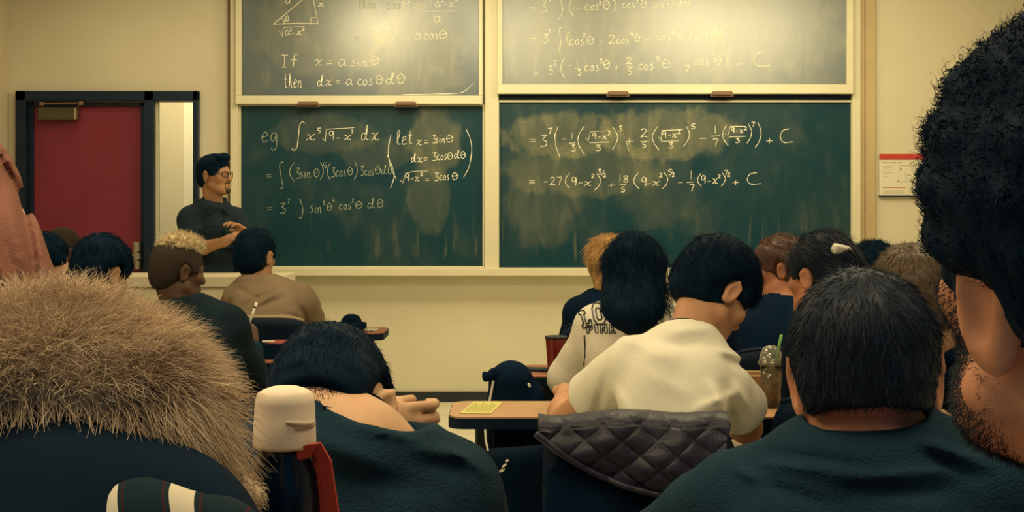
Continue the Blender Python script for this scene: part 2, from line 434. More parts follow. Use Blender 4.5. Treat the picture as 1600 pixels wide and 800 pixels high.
# ------------------------------------------------------------------ chalkboards
def board_material(name, seed, dust, gloss):
    m = bpy.data.materials.new(name); m.use_nodes = True
    nt = m.node_tree; n = nt.nodes; l = nt.links; b = n['Principled BSDF']
    tc = n.new('ShaderNodeTexCoord')
    def noise(scale, stretch, detail=5, off=0.0, dist=0.0):
        mp = n.new('ShaderNodeMapping'); mp.inputs['Scale'].default_value = stretch; mp.inputs['Location'].default_value = (seed * 3.1 + off, 0, seed)
        z = n.new('ShaderNodeTexNoise'); z.inputs['Scale'].default_value = scale; z.inputs['Detail'].default_value = detail; z.inputs['Distortion'].default_value = dist
        l.new(tc.outputs['Object'], mp.inputs[0]); l.new(mp.outputs[0], z.inputs['Vector']); return z.outputs['Fac']
    def ramp(src, a, c):
        r = n.new('ShaderNodeMapRange'); r.inputs[1].default_value = a; r.inputs[2].default_value = c; r.interpolation_type = 'SMOOTHSTEP'
        l.new(src, r.inputs[0]); return r.outputs[0]
    def math_(op, a, c):
        k = n.new('ShaderNodeMath'); k.operation = op
        for i, s in enumerate((a, c)):
            if isinstance(s, (int, float)): k.inputs[i].default_value = s
            else: l.new(s, k.inputs[i])
        return k.outputs[0]
    blotch = ramp(noise(2.2, (1, 1, 1), 6, 0, 0.6), 0.38, 0.72)
    wipes = ramp(noise(6.0, (1.3, 1, 0.45), 4, 5.0, 1.2), 0.40, 0.75)
    grain = ramp(noise(90, (1, 1, 1), 2, 9.0), 0.3, 0.7)
    amount = math_('MULTIPLY', blotch, math_('ADD', math_('MULTIPLY', wipes, 0.7), 0.3))
    amount = math_('MULTIPLY', amount, math_('ADD', math_('MULTIPLY', grain, 0.4), 0.7))
    # wiped clouds of chalk dust: ellipses (x, z, rx, rz, strength) in the board's own metres
    sep = n.new('ShaderNodeSeparateXYZ'); l.new(tc.outputs['Object'], sep.inputs[0])
    edge = noise(9.0, (1, 1, 0.8), 5, 2.0)
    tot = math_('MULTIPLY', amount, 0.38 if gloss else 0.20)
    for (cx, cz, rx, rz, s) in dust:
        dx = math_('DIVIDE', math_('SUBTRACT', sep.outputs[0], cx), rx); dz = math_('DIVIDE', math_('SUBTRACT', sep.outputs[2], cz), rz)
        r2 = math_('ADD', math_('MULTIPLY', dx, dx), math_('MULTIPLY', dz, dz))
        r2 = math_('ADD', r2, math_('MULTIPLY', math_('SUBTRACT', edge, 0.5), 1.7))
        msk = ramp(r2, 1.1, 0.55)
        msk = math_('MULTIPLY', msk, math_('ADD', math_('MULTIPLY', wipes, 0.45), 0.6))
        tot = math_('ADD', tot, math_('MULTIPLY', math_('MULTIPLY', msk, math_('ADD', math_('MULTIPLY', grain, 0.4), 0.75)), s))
    # drips along the lower edge
    drip = ramp(noise(16.0, (1, 1, 0.16), 3, 12.0, 0.5), 0.56, 0.75)
    zf = ramp(sep.outputs[2], 0.46, 0.1)
    lowcut = ramp(sep.outputs[2], 0.02, 0.1)
    tot = math_('ADD', tot, math_('MULTIPLY', math_('MULTIPLY', drip, zf), math_('MULTIPLY', lowcut, 0.32)))
    mix = n.new('ShaderNodeMix'); mix.data_type = 'RGBA'
    mix.inputs['A'].default_value = (0.0060, 0.044, 0.064, 1); mix.inputs['B'].default_value = (0.26, 0.255, 0.150, 1)
    l.new(tot, mix.inputs['Factor']); l.new(mix.outputs['Result'], b.inputs['Base Color'])
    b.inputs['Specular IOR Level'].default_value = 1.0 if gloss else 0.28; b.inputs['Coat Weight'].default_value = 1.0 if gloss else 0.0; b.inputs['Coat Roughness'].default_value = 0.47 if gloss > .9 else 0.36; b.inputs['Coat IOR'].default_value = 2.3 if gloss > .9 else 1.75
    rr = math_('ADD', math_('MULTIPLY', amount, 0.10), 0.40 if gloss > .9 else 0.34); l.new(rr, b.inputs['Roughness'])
    return m

def board(label, px0, px1, py_top, py_bot, Y, rail, m, rails):
    sc = Y / FOC
    x0, x1 = (px0 - 800) * sc, (px1 - 800) * sc
    z1, z0 = EYE - (py_top - HOR) * sc, EYE - (py_bot - HOR) * sc
    e = empty('chalkboard', (x0, Y, z0)); tag(e, label, 'chalkboard', 'sliding chalkboards on the front wall')
    bm = bmesh.new(); add_box(bm, ((x1 - x0) / 2, 0.009, (z1 - z0) / 2), (x1 - x0, 0.018, z1 - z0))
    bm_obj('writing_surface', bm, m, e)
    e['_'] = 0; del e['_']
    bm = bmesh.new()
    L, Rr, B_, Tt = (r * sc for r in rails)       # rail widths in pixels: left, right, bottom, top
    W, H = x1 - x0, z1 - z0
    for c, s in (((-L / 2, 0.0, H / 2), (L, 0.05, H + (B_ + Tt) * 0)), ((W + Rr / 2, 0.0, H / 2), (Rr, 0.05, H)),
                 ((W / 2 + (Rr - L) / 2, 0.0, -B_ / 2), (W + L + Rr, 0.05, B_)), ((W / 2 + (Rr - L) / 2, 0.0, H + Tt / 2), (W + L + Rr, 0.05, Tt))):
        add_box(bm, c, s, 0.003)
    bm_obj('board_rail', bm, rail, e)
    return e, x0, z0
YB_UP, YB_LO = 8.80, 8.86
B_UL, ulx, ulz = board('upper left chalkboard with the right triangle drawing and if then lines', 378, 748, -125, 150, YB_UP,
    M_CREAM, board_material('board_green_upper_left', 1.0, [(1.2, .25, .35, .42, .5), (.55, .45, .5, .35, .35)], 0.5), (9, 6, 13, 8))
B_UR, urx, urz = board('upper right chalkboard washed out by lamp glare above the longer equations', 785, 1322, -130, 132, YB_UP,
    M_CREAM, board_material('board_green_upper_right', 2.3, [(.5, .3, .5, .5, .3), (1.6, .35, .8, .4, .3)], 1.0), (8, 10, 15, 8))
B_LL, llx, llz = board('lower left chalkboard headed eg with the bracketed let substitution', 377, 754, 166, 416, YB_LO,
    M_CREAM, board_material('board_green_lower_left', 3.7, [(1.33, .86, .20, .26, .5), (1.30, .45, .16, .25, .28), (.55, .92, .38, .15, .22), (.95, .78, .30, .12, .2)], 0), (3, 3, 3, 3))
B_LR, lrx, lrz = board('lower right chalkboard with cloudy chalk smears and two lines ending in plus C', 780, 1329, 160, 418, YB_LO,
    M_CREAM, board_material('board_green_lower_right', 5.2, [(.42, .92, .42, .17, .55), (1.15, .93, .55, .19, .55), (.55, .68, .6, .2, .3), (.3, .45, .3, .35, .2), (1.1, .55, .35, .3, .15)], 0), (3, 3, 3, 3))
for e, pxs, x0, z0, rail in ((B_UL, (483, 635), ulx, ulz, 13), (B_UR, (965, 1127), urx, urz, 15)):
    for px in pxs:
        bm = bmesh.new(); sc = YB_UP / FOC
        add_box(bm, ((px - 800) * sc - x0, -0.035, -(rail - 0.5) * sc), (31 * sc, 0.045, 6 * sc), 0.006)
        add_box(bm, ((px - 800) * sc - x0, -0.030, -(rail + 3) * sc), (36 * sc, 0.012, 4 * sc), 0.004)
        bm_obj('pull_grip', bm, M_BROWNGRIP, e)
# the fixed frame of posts, dark strips painted as shade below the upper boards, chalk tray
fr = structure(empty('trim_1', (wx(560), WALL_Y, wz(432))))
fo = np.array(fr.location)
def fpart(name, px0, px1, py0, py1, y0, y1, m, bev=0.003):
    Yf = y0; sc = Yf / FOC
    x0, x1 = (px0 - 800) * sc, (px1 - 800) * sc; z0, z1 = EYE - (py1 - HOR) * sc, EYE - (py0 - HOR) * sc
    bm = bmesh.new(); add_box(bm, ((x0 + x1) / 2 - fo[0], (y0 + y1) / 2 - fo[1], (z0 + z1) / 2 - fo[2]), (x1 - x0, y1 - y0, z1 - z0), bev)
    return structure(bm_obj(name, bm, m, fr))
fpart('post', 359.5, 372, -140, 420, 8.82, 8.9, M_CREAM)
fpart('post', 757.5, 779, -140, 420, 8.82, 8.9, M_CREAM)
fpart('post', 1332, 1345, -140, 420, 8.82, 8.9, M_CREAM)
fpart('edge_shade_strip', 356, 359.5, -140, 432, 8.87, 8.9, M_BROWNGRIP, 0.001)  # brown strip stands in for the frame's shadow on the wall
fpart('cable_channel', 1345, 1351, -140, 432, 8.85, 8.9, M_TAN)
fpart('cable_channel', 1352, 1368, -140, 432, 8.865, 8.9, M_TAN)
fpart('gap_shade_strip', 374, 755, 152, 163, 8.865, 8.89, M_DARKPAINT, 0.001)  # shade under the upper board's rail, put in as a dark strip
fpart('gap_shade_strip', 779, 1330, 146, 158, 8.865, 8.89, M_DARKPAINT, 0.001)
tray = fpart('chalk_tray', 360, 1345, 419.5, 431, 8.74, 8.9, M_CREAM, 0.004)

# ------------------------------------------------------------------ chalk handwriting, stroke by stroke
G = {}
def glyph(ch, w, *strokes): G[ch] = (w, strokes)
glyph('0', .6, [(.3, 1), (.05, .6), (.1, .1), (.35, 0), (.55, .4), (.5, .85), (.3, 1)])
glyph('1', .3, [(.16, 1), (.14, 0)])
glyph('2', .62, [(.05, .8), (.25, 1), (.5, .82), (.35, .45), (.02, .02), (.3, .08), (.6, .02)])
glyph('3', .55, [(.05, .92), (.48, .98), (.2, .62), (.5, .4), (.4, .05), (.02, .02)])
glyph('4', .6, [(.3, 1), (.05, .4), (.55, .45)], [(.45, .75), (.42, 0)])
glyph('5', .6, [(.6, .98), (.2, .95), (.15, .58), (.48, .5), (.45, .1), (.05, .02)])
glyph('6', .55, [(.45, .98), (.1, .5), (.15, .05), (.48, .2), (.35, .5), (.1, .35)])
glyph('7', .55, [(.02, .95), (.5, .97), (.35, .5), (.25, 0)])
glyph('8', .55, [(.45, .9), (.15, .9), (.15, .6), (.42, .4), (.35, .03), (.08, .15), (.3, .5), (.48, .88)])
glyph('9', .6, [(.5, .9), (.15, .95), (.08, .55), (.35, .5), (.5, .9), (.5, .5), (.46, 0)])
glyph('a', .62, [(.48, .55), (.2, .6), (.05, .2), (.2, .0), (.45, .3), (.48, .58), (.47, .1), (.62, .05)])
glyph('c', .5, [(.45, .55), (.2, .6), (.03, .25), (.18, .0), (.48, .08)])
glyph('d', .68, [(.42, .4), (.15, .5), (.05, .12), (.22, 0), (.44, .35), (.56, 1.0), (.46, .9), (.45, .1), (.65, .05)])
glyph('e', .5, [(.05, .28), (.42, .42), (.3, .62), (.06, .4), (.1, .04), (.48, .1)])
glyph('f', .5, [(.5, .95), (.3, 1), (.25, .5), (.2, -.05)], [(.05, .52), (.48, .56)])
glyph('g', .6, [(.5, .55), (.2, .62), (.06, .3), (.25, .12), (.48, .5), (.45, -.25), (.2, -.42), (.08, -.25)])
glyph('h', .6, [(.08, 0), (.15, .9), (.3, 1), (.22, .55), (.12, .1)], [(.12, .2), (.35, .5), (.42, .05), (.55, .03)])
glyph('i', .3, [(.12, .55), (.1, .05), (.25, .02)], [(.16, .8), (.17, .84)])
glyph('I', .6, [(.05, 1), (.55, 1)], [(.3, 1), (.27, 0)], [(.03, 0), (.52, .02)])
glyph('l', .45, [(.02, .1), (.3, .75), (.25, 1), (.1, .8), (.12, .1), (.4, .02)])
glyph('n', .6, [(.06, .55), (.08, 0)], [(.08, .3), (.3, .55), (.42, .4), (.42, .05), (.58, .05)])
glyph('o', .52, [(.28, .58), (.05, .35), (.12, .02), (.4, .1), (.42, .48), (.25, .58), (.5, .5)])
glyph('r', .45, [(.08, .55), (.08, 0)], [(.08, .3), (.2, .5), (.42, .5)])
glyph('s', .45, [(.35, .68), (.1, .5), (.35, .25), (.25, .02), (.02, .03)])
glyph('t', .48, [(.2, .95), (.17, .1), (.4, .05)], [(.02, .6), (.42, .64)])
glyph('x', .68, [(.05, .52), (.25, .5), (.35, .08), (.62, .08)], [(.58, .6), (.3, .3), (.02, .0)])
glyph('C', .8, [(.6, .98), (.2, .85), (.03, .4), (.25, .03), (.85, .06)])
glyph('q', .62, [(.3, .98), (.06, .6), (.15, .06), (.45, .1), (.55, .6), (.3, .98)], [(.04, .42), (.62, .6)])   # theta
glyph('=', .62, [(.05, .46), (.55, .5)], [(.08, .2), (.56, .24)])
glyph('-', .5, [(.05, .33), (.45, .36)])
glyph('+', .62, [(.03, .3), (.58, .34)], [(.32, .62), (.3, .0)])
glyph('(', .35, [(.32, 1.1), (.08, .7), (.07, .25), (.3, -.15)])
glyph(')', .35, [(.05, 1.1), (.28, .7), (.28, .25), (.03, -.15)])
glyph('S', .45, [(.6, 1.1), (.48, 1.2), (.34, 1.0), (.28, .5), (.22, .0), (.1, -.2), (-.06, -.12)])   # integral sign
glyph('.', .25, [(.1, .04), (.13, .06)])
glyph(' ', .4)

def smooth(pts, n=7):
    if len(pts) < 3: return [np.array(p, float) for p in pts]
    q = [np.array(p, float) for p in pts]; q = [2 * q[0] - q[1]] + q + [2 * q[-1] - q[-2]]
    out = []
    for i in range(1, len(q) - 2):
        for k in range(n):
            t = k / n
            out.append(0.5 * (2 * q[i] + (q[i + 1] - q[i - 1]) * t + (2 * q[i - 1] - 5 * q[i] + 4 * q[i + 1] - q[i + 2]) * t * t + (3 * q[i] - q[i - 1] - 3 * q[i + 1] + q[i + 2]) * t ** 3))
    out.append(q[-2]); return out
class Pen:
    """collects chalk strokes given in photo pixels of the board plane"""
    def __init__(s, Y, origin): s.Y = Y; s.o = origin; s.st = []; s.rng = np.random.default_rng(int(Y * 1000) + int(abs(origin[0]) * 97))
    def line(s, *pts, r=1.0, curve=True): s.st.append(([np.array(p, float) for p in (smooth(pts) if curve and len(pts) > 2 else pts)], r))
    def text(s, t, x0, x1, y, h, slope=0.0, r=1.0):
        tot = sum(G[c][0] for c in t) + .12 * (len(t) - 1); k = (x1 - x0) / max(tot, .01); x = 0.0
        for c in t:
            w, strokes = G[c]
            jy = s.rng.normal() * .03; jx = s.rng.normal() * .02
            for stp in strokes:
                s.st.append(([np.array([x0 + k * (x + jx + p[0]), y - h * (p[1] + jy) + slope * (x0 + k * (x + p[0]) - x0)]) for p in smooth(stp)], r))
            x += w + .12
    def build(s, name, m, parent, rad=0.0031):
        bm = bmesh.new(); sc = s.Y / FOC
        for pts, r in s.st:
            q = [((p[0] - 800) * sc - s.o[0], -0.0014, EYE - (p[1] - HOR) * sc - s.o[1]) for p in pts]
            if len(q) < 2: continue
            ph = s.rng.uniform(0, 6.28)
            add_tube(bm, q, 0, 4, True, [rad * r * (0.8 + 0.25 * math.sin(ph + i * 0.9)) * (0.7 if i in (0, len(q) - 1) else 1) for i in range(len(q))])
        for v in bm.verts: v.co.y = -0.0014 + (v.co.y + 0.0014) * 0.3
        return bm_obj(name, bm, m, parent, smooth=False)
YU, YL = YB_UP, YB_LO
p = Pen(YU, (ulx, ulz))
p.line((427, 38), (478, -5), (492, -17), curve=False); p.line((427, 38), (462, 36.5), (497, 37), curve=False); p.line((497, 37), (490, 0), (487, -18), curve=False)
p.line((438, 28), (444, 32), (444, 37)); p.line((486, 35.5), (486, 28), (494, 27.5), curve=False)
p.text('q', 446, 452, 33, 9); p.text('a', 446, 455, 6, 12); p.text('x', 496, 507, 11, 11)
p.line((436, 48), (441, 57), (443, 43), (476, 41.5), curve=False); p.text('a', 445, 454, 55, 12); p.text('2', 453, 456, 49, 4); p.text('-', 456, 461, 55, 8); p.text('x', 463, 473, 55, 12); p.text('2', 473, 476, 48, 4)
p.text('q=', 629, 657, 14, 16); p.line((663, 8), (671, 14), (675, -9), (716, -9), curve=False); p.text('a', 680, 690, 11, 13); p.text('2', 690, 693, 3, 5); p.text('-', 693, 699, 11, 10); p.text('x', 700, 711, 11, 13); p.text('2', 712, 716, 2, 6)
p.line((664, 18), (711, 17)); p.text('a', 677, 690, 35, 15)
p.line((578, 62), (583, 67), (582, 50), (629, 47), curve=False); p.text('a', 586, 597, 65, 13); p.text('2', 596, 600, 57, 6); p.text('-', 600, 606, 65, 10); p.text('x', 609, 619, 64, 13); p.text('2', 620, 623, 55, 5); p.text('=', 631, 640, 64, 12)
p.text('a', 647, 660, 62, 15); p.text('cos', 662, 685, 61, 14); p.text('q', 686, 700, 61, 14)
p.text('If', 439, 465, 105, 19); p.text('x=', 492, 520, 103, 17); p.text('a', 528, 542, 103, 16); p.text('sin', 549, 574, 103, 15); p.text('q', 579, 594, 100, 13)
p.text('then', 444, 472, 137, 21); p.text('dx', 495, 519, 134, 16); p.text('=', 524, 532, 133, 14); p.text('a', 540, 552, 133, 14); p.text('cos', 558, 583, 133, 15); p.text('q', 586, 599, 131, 14); p.text('dq', 602, 633, 131, 16)
p.line((628, 148), (680, 147), (720, 145), (740, 130), r=.8)
p.build('chalk_writing', M_CHALK, B_UL)
p = Pen(YU, (ulx, ulz)); p.text('then', 560, 588, 14, 15); p.text('cos', 604, 626, 14, 13); p.text('n', 554, 563, 64, 13)
p.build('faint_writing', M_CHALK2, B_UL)

p = Pen(YU, (urx, urz))
p.text('3', 846, 855, 19, 18); p.line((880, -14), (876, -2), (879, 16), (873, 31)); p.text('(', 888, 897, 22, 24); p.text('1', 893, 898, 18, 17); p.text('-', 901, 909, 18, 14); p.text('cos', 914, 936, 16, 14); p.text('2', 936, 940, 8, 6); p.text('q', 942, 953, 15, 15); p.text(')', 957, 963, 16, 16); p.text('cos', 972, 992, 13, 14); p.text('2', 994, 997, 5, 6); p.text('q', 1001, 1011, 12, 14)
p.text('3', 847, 857, 67, 14); p.text('7', 856, 860, 53, 7); p.line((878, 43), (874, 46), (876, 65), (873, 82)); p.text('(', 884, 891, 70, 20); p.text('cos', 890, 912, 70, 13); p.text('2', 911, 915, 58, 6); p.text('q', 916, 928, 69, 13); p.text('-', 936, 945, 69, 10); p.text('2', 950, 961, 69, 14); p.text('cos', 963, 983, 68, 12); p.text('4', 985, 990, 57, 8); p.text('q', 991, 1001, 65, 13)
p.text('3', 857, 864, 117, 14); p.text('(', 876, 884, 118, 26); p.text('-', 888, 895, 106, 10); p.text('1', 900, 904, 105, 11); p.line((897, 107), (907, 106)); p.text('3', 902, 908, 117, 9); p.text('cos', 913, 936, 111, 14); p.text('3', 936, 942, 99, 7); p.text('q', 942, 953, 108, 14); p.text('+', 959, 968, 109, 12); p.text('2', 978, 988, 100, 10); p.line((977, 104), (990, 103)); p.text('5', 980, 988, 117, 11)
p.build('chalk_writing', M_CHALK, B_UR)
p = Pen(YU, (urx, urz))
p.text('=', 826, 838, 18, 14); p.text('7', 857, 861, 3, 7); p.text('sin', 1019, 1038, 12, 13); p.text('q', 1041, 1053, 12, 14); p.text('dq', 1058, 1078, 11, 13)
p.text('=', 828, 838, 66, 12); p.text('+', 1008, 1017, 64, 10); p.text('cos', 1024, 1048, 63, 13); p.text('6', 1049, 1055, 54, 8); p.text('q', 1058, 1069, 62, 13); p.text(')', 1073, 1079, 61, 18); p.text('sin', 1084, 1099, 59, 10); p.text('q', 1100, 1108, 59, 10); p.text('dq', 1110, 1128, 57, 13)
p.text('=', 833, 842, 119, 11); p.text('7', 864, 870, 104, 9); p.text('cos', 997, 1022, 109, 14); p.text('5', 1024, 1031, 96, 8); p.text('q', 1033, 1047, 107, 14); p.text('-', 1050, 1061, 105, 10); p.text('1', 1073, 1077, 94, 11); p.line((1069, 99), (1080, 98)); p.text('7', 1070, 1078, 112, 10); p.text('cos', 1083, 1108, 102, 13); p.text('7', 1111, 1115, 88, 7); p.text('q', 1116, 1128, 101, 13); p.text(')', 1130, 1137, 103, 20); p.text('+', 1149, 1160, 104, 12); p.text('C', 1175, 1202, 105, 23)
p.build('faint_writing', M_CHALK, B_UR)

p = Pen(YL, (llx, llz))
p.text('S', 458, 472, 229, 32); p.text('x', 478, 494, 219, 17); p.text('5', 495, 501, 208, 8); p.line((504, 216), (508, 221), (510, 202), (554, 199.5), curve=False); p.text('9', 514, 523, 219, 14); p.text('-', 525, 532, 219, 9); p.text('x', 537, 550, 219, 14); p.text('2', 549, 552, 208, 5); p.text('dx', 564, 592, 219, 22)
p.line((611, 210), (607, 230), (607, 245), (611, 262), (619, 280)); p.line((605, 242), (612, 258), (616, 272), (614, 283), (610, 294))
p.text('let', 620, 645, 226, 22); p.text('x=', 650, 671, 226, 15); p.text('3', 676, 682, 223, 13); p.text('sin', 681, 696, 223, 12); p.text('q', 697, 709, 222, 12)
p.text('dx=', 642, 669, 253, 13); p.text('3', 675, 682, 251, 13); p.text('cos', 683, 698, 250, 13); p.text('q', 699, 708, 249, 12); p.text('dq', 709, 728, 248, 12)
p.line((625, 281), (629, 286), (634, 271), (645, 268), (668, 267), curve=False); p.text('9-x', 633, 656, 283, 12); p.text('2', 657, 661, 275, 5); p.text('=', 664, 672, 284, 12); p.text('3', 679, 686, 282, 13); p.text('cos', 687, 702, 281, 12); p.text('q', 706, 716, 281, 12)
p.line((728, 201), (735, 218), (737, 236), (733, 260), (724, 278))
p.build('chalk_writing', M_CHALK, B_LL, rad=0.0030)
p = Pen(YL, (llx, llz))
p.text('eg', 409, 435, 223, 26); p.text('=', 415, 425, 280, 15); p.line((443, 252), (437, 258), (440, 280), (442, 292), (437, 296)); p.text('(', 452, 461, 280, 23); p.text('3', 461, 469, 279, 17); p.text('sin', 469, 486, 278, 15); p.text('q', 489, 499, 276, 14); p.text(')', 500, 506, 278, 22); p.text('5', 504, 511, 263, 9); p.text('(', 510, 517, 279, 22); p.text('3', 517, 524, 276, 15); p.text('cos', 525, 541, 275, 14); p.text('q', 543, 552, 274, 13); p.text(')', 553, 559, 277, 24); p.text('3', 563, 569, 274, 15); p.text('cos', 570, 584, 274, 13); p.text('q', 585, 595, 272, 13); p.text('dq', 596, 613, 272, 13)
p.text('=', 416, 427, 331, 13); p.text('3', 438, 447, 333, 16); p.text('7', 448, 453, 318, 7); p.line((468, 310), (473, 325), (471, 340), (467, 340)); p.text('sin', 485, 503, 332, 16); p.text('5', 504, 508, 320, 6); p.text('q', 511, 519, 329, 12); p.text('4', 520, 523, 316, 5); p.text('cos', 530, 549, 327, 13); p.text('2', 550, 553, 316, 6); p.text('q', 555, 567, 326, 12); p.text('dq', 574, 599, 325, 15)
p.build('faint_writing', M_CHALK2, B_LL, rad=0.0028)

p = Pen(YL, (lrx, lrz))
p.text('=', 826, 838, 225, 13); p.text('3', 845, 856, 229, 18); p.text('7', 856, 862, 209, 9); p.line((872, 198), (867, 212), (869, 230), (875, 246)); p.text('-', 879, 886, 220, 9); p.text('1', 892, 897, 217, 10); p.line((889, 224), (899, 223)); p.text('3', 892, 899, 236, 10); p.line((912, 198), (904, 212), (904, 226), (913, 241))
p.line((915, 215), (919, 221), (922, 206), (952, 204), curve=False); p.text('9-x', 925, 949, 217, 9); p.text('2', 950, 954, 211, 6); p.line((921, 223), (952, 222)); p.text('3', 931, 939, 235, 9); p.line((957, 198), (964, 210), (964, 220), (957, 234)); p.text('3', 967, 972, 205, 8); p.text('+', 976, 990, 226, 16); p.line((979, 222), (983, 236))
p.text('2', 1001, 1012, 214, 13); p.line((1000, 221), (1014, 220)); p.text('5', 1002, 1010, 231, 9); p.line((1028, 197), (1020, 210), (1021, 222), (1030, 235)); p.line((1029, 214), (1033, 220), (1034, 204), (1067, 202.5), curve=False); p.text('9-x', 1035, 1058, 215, 10); p.text('2', 1059, 1064, 209, 6); p.line((1033, 221), (1061, 220)); p.text('3', 1044, 1052, 232, 9); p.line((1072, 197), (1077, 208), (1075, 218), (1068, 229)); p.text('5', 1079, 1087, 202, 8); p.text('-', 1091, 1105, 219, 8)
p.text('1', 1115, 1120, 208, 12); p.line((1111, 213), (1125, 212)); p.text('7', 1113, 1122, 229, 12); p.line((1135, 196), (1129, 208), (1131, 218), (1138, 228)); p.line((1132, 209), (1137, 212), (1141, 197.5), (1165, 197.5), curve=False); p.text('9-x', 1142, 1162, 208, 9); p.text('2', 1163, 1167, 203, 5); p.line((1139, 214), (1165, 213)); p.text('3', 1149, 1156, 223, 7); p.line((1169, 193), (1174, 204), (1173, 214), (1167, 224)); p.text('7', 1174, 1180, 198, 7); p.line((1184, 191), (1189, 205), (1187, 219), (1180, 231)); p.text('+', 1197, 1208, 224, 13); p.text('C', 1219, 1238, 222, 22)
p.text('=', 826, 837, 289, 14); p.text('-', 849, 856, 288, 10); p.text('27', 859, 878, 289, 12); p.line((890, 270), (884, 279), (884, 287), (890, 294)); p.text('9-', 893, 911, 290, 13); p.text('x', 913, 926, 290, 12); p.text('2', 924, 929, 278, 6); p.line((932, 271), (938, 280), (936, 290), (929, 297)); p.text('3', 934, 940, 272, 8); p.line((940, 275), (944, 266)); p.text('2', 942, 947, 277, 6); p.text('+', 950, 962, 293, 11)
p.text('18', 966, 983, 284, 11); p.line((968, 289), (978, 288.5)); p.text('5', 970, 977, 300, 8); p.line((997, 270), (991, 279), (992, 288), (999, 295)); p.text('9', 1002, 1011, 291, 14); p.text('-', 1011, 1018, 290, 9); p.text('x', 1019, 1032, 290, 12); p.text('2', 1030, 1035, 277, 6); p.line((1037, 269), (1043, 278), (1041, 288), (1035, 295)); p.text('5', 1043, 1050, 273, 8); p.line((1047, 276), (1051, 267)); p.text('2', 1050, 1054, 276, 6); p.text('-', 1058, 1067, 289, 10)
p.text('1', 1077, 1082, 281, 13); p.line((1073, 285), (1083, 284.5)); p.text('7', 1077, 1085, 299, 11); p.line((1095, 271), (1090, 279), (1091, 285), (1096, 291)); p.text('9-x', 1095, 1122, 288, 14); p.text('2', 1122, 1126, 278, 5); p.line((1128, 269), (1133, 278), (1132, 284), (1127, 291)); p.text('7', 1131, 1137, 274, 8); p.line((1136, 276), (1139, 268)); p.text('2', 1137, 1141, 276, 6); p.text('+', 1144, 1155, 289, 11); p.text('C', 1167, 1188, 289, 19)
p.build('chalk_writing', M_CHALK, B_LR)

# ------------------------------------------------------------------ wall notice
M_PAPER = mat('notice_paper', (0.78, 0.75, 0.60), 0.6, 0.2)
M_NRED = mat('notice_red', (0.56, 0.065, 0.05), 0.5, 0.2)
M_INK = mat('notice_ink', (0.33, 0.31, 0.22), 0.8, 0.1)
M_PINK = mat('notice_pink_rule', (0.55, 0.24, 0.17), 0.7, 0.1)
YS = 8.88; sc = YS / FOC
nz0, nz1, nx0, nx1 = EYE - (307 - HOR) * sc, EYE - (240.5 - HOR) * sc, (1374 - 800) * sc, (1478 - 800) * sc
no = tag(empty('wall_notice', (nx0, YS, nz0)), 'landscape wall notice with red header strip and floor plan', 'notice')
def nbox(name, px0, px1, py0, py1, y, t, m, parent=no):
    x0, x1 = (px0 - 1374) * sc, (px1 - 1374) * sc; z0, z1 = (307 - py1) * sc, (307 - py0) * sc
    bm = bmesh.new(); add_box(bm, ((x0 + x1) / 2, y, (z0 + z1) / 2), (x1 - x0, t, z1 - z0)); return bm_obj(name, bm, m, parent)
nbox('backing_board', 1374, 1478, 240.5, 307, 0.008, 0.022, M_PAPER)
nbox('dark_edge', 1374, 1478, 305.5, 307.3, 0.002, 0.026, M_DARKPAINT)
nbox('red_header', 1374, 1478, 240.5, 249.5, -0.004, 0.004, M_NRED)
bm = bmesh.new(); g_ = np.random.default_rng(4)
def nline(px0, px1, py, h):
    x0, x1 = (px0 - 1374) * sc, (px1 - 1374) * sc
    add_box(bm, ((x0 + x1) / 2, -0.0035, (307 - py) * sc), (x1 - x0, 0.001, h * sc))
x = 1379
while x < 1408:
    w = g_.uniform(1.2, 2.6); nline(x, x + w, 254 + g_.normal() * .2, 1.6); x += w + .8
for py, x1 in ((260, 1394), (262.5, 1395), (265.5, 1393), (269.5, 1395), (272, 1388), (276, 1386)): nline(1380, x1, py, .5)
nline(1404, 1478, 259, .5); nline(1404, 1478, 284, .6)
for px in (1404, 1440, 1462): nline(px, px + .5, 271, 25)
nline(1406, 1409, 264.5, 2); nline(1421, 1423, 274, 1.2); nline(1402, 1404, 282.5, 2); nline(1423, 1427, 294, 4); nline(1424, 1426, 297, 3); nline(1430, 1440, 294, .8)
for py in (298, 300, 302): nline(1380, 1412, py, .35)
bm_obj('floor_plan_print', bm, M_INK, no)
nbox('red_rule', 1379, 1416, 292.6, 293.8, -0.0035, 0.001, M_PINK)
# ------------------------------------------------------------------ people: body solids, clothes, hair
M_SKIN = mat('skin_light', (0.56, 0.33, 0.19), 0.55, 0.35, var=0.10, vscale=14, bump=0.05, bscale=400)
M_SKIN_T = mat('skin_tan', (0.42, 0.22, 0.115), 0.55, 0.35, var=0.10, vscale=14, bump=0.05, bscale=400)
M_SKIN_M = mat('skin_warm', (0.52, 0.265, 0.150), 0.55, 0.35, var=0.10, vscale=14, bump=0.05, bscale=400)
M_SKIN_V = mat('skin_flushed', (0.64, 0.285, 0.165), 0.5, 0.35, var=0.12, vscale=14, bump=0.05, bscale=400)
M_SKIN_D = mat('skin_dark', (0.095, 0.046, 0.030), 0.5, 0.4, var=0.12, vscale=14)
M_SKIN_R = mat('skin_ruddy', (0.52, 0.22, 0.125), 0.55, 0.35, var=0.12, vscale=14, bump=0.05, bscale=400)
M_HAIR = mat('black_hair', (0.0012, 0.0112, 0.0280), 0.65, 0.06)
M_HAIR_BR = mat('brown_hair', (0.050, 0.030, 0.016), 0.48, 0.4, var=0.3, vscale=60)
M_HAIR_DB = mat('dark_brown_hair', (0.0048, 0.0120, 0.0270), 0.52, 0.20, var=0.3, vscale=60)
M_HAIR_BL = mat('bleached_hair', (0.62, 0.50, 0.30), 0.6, 0.3, var=0.15, vscale=60)
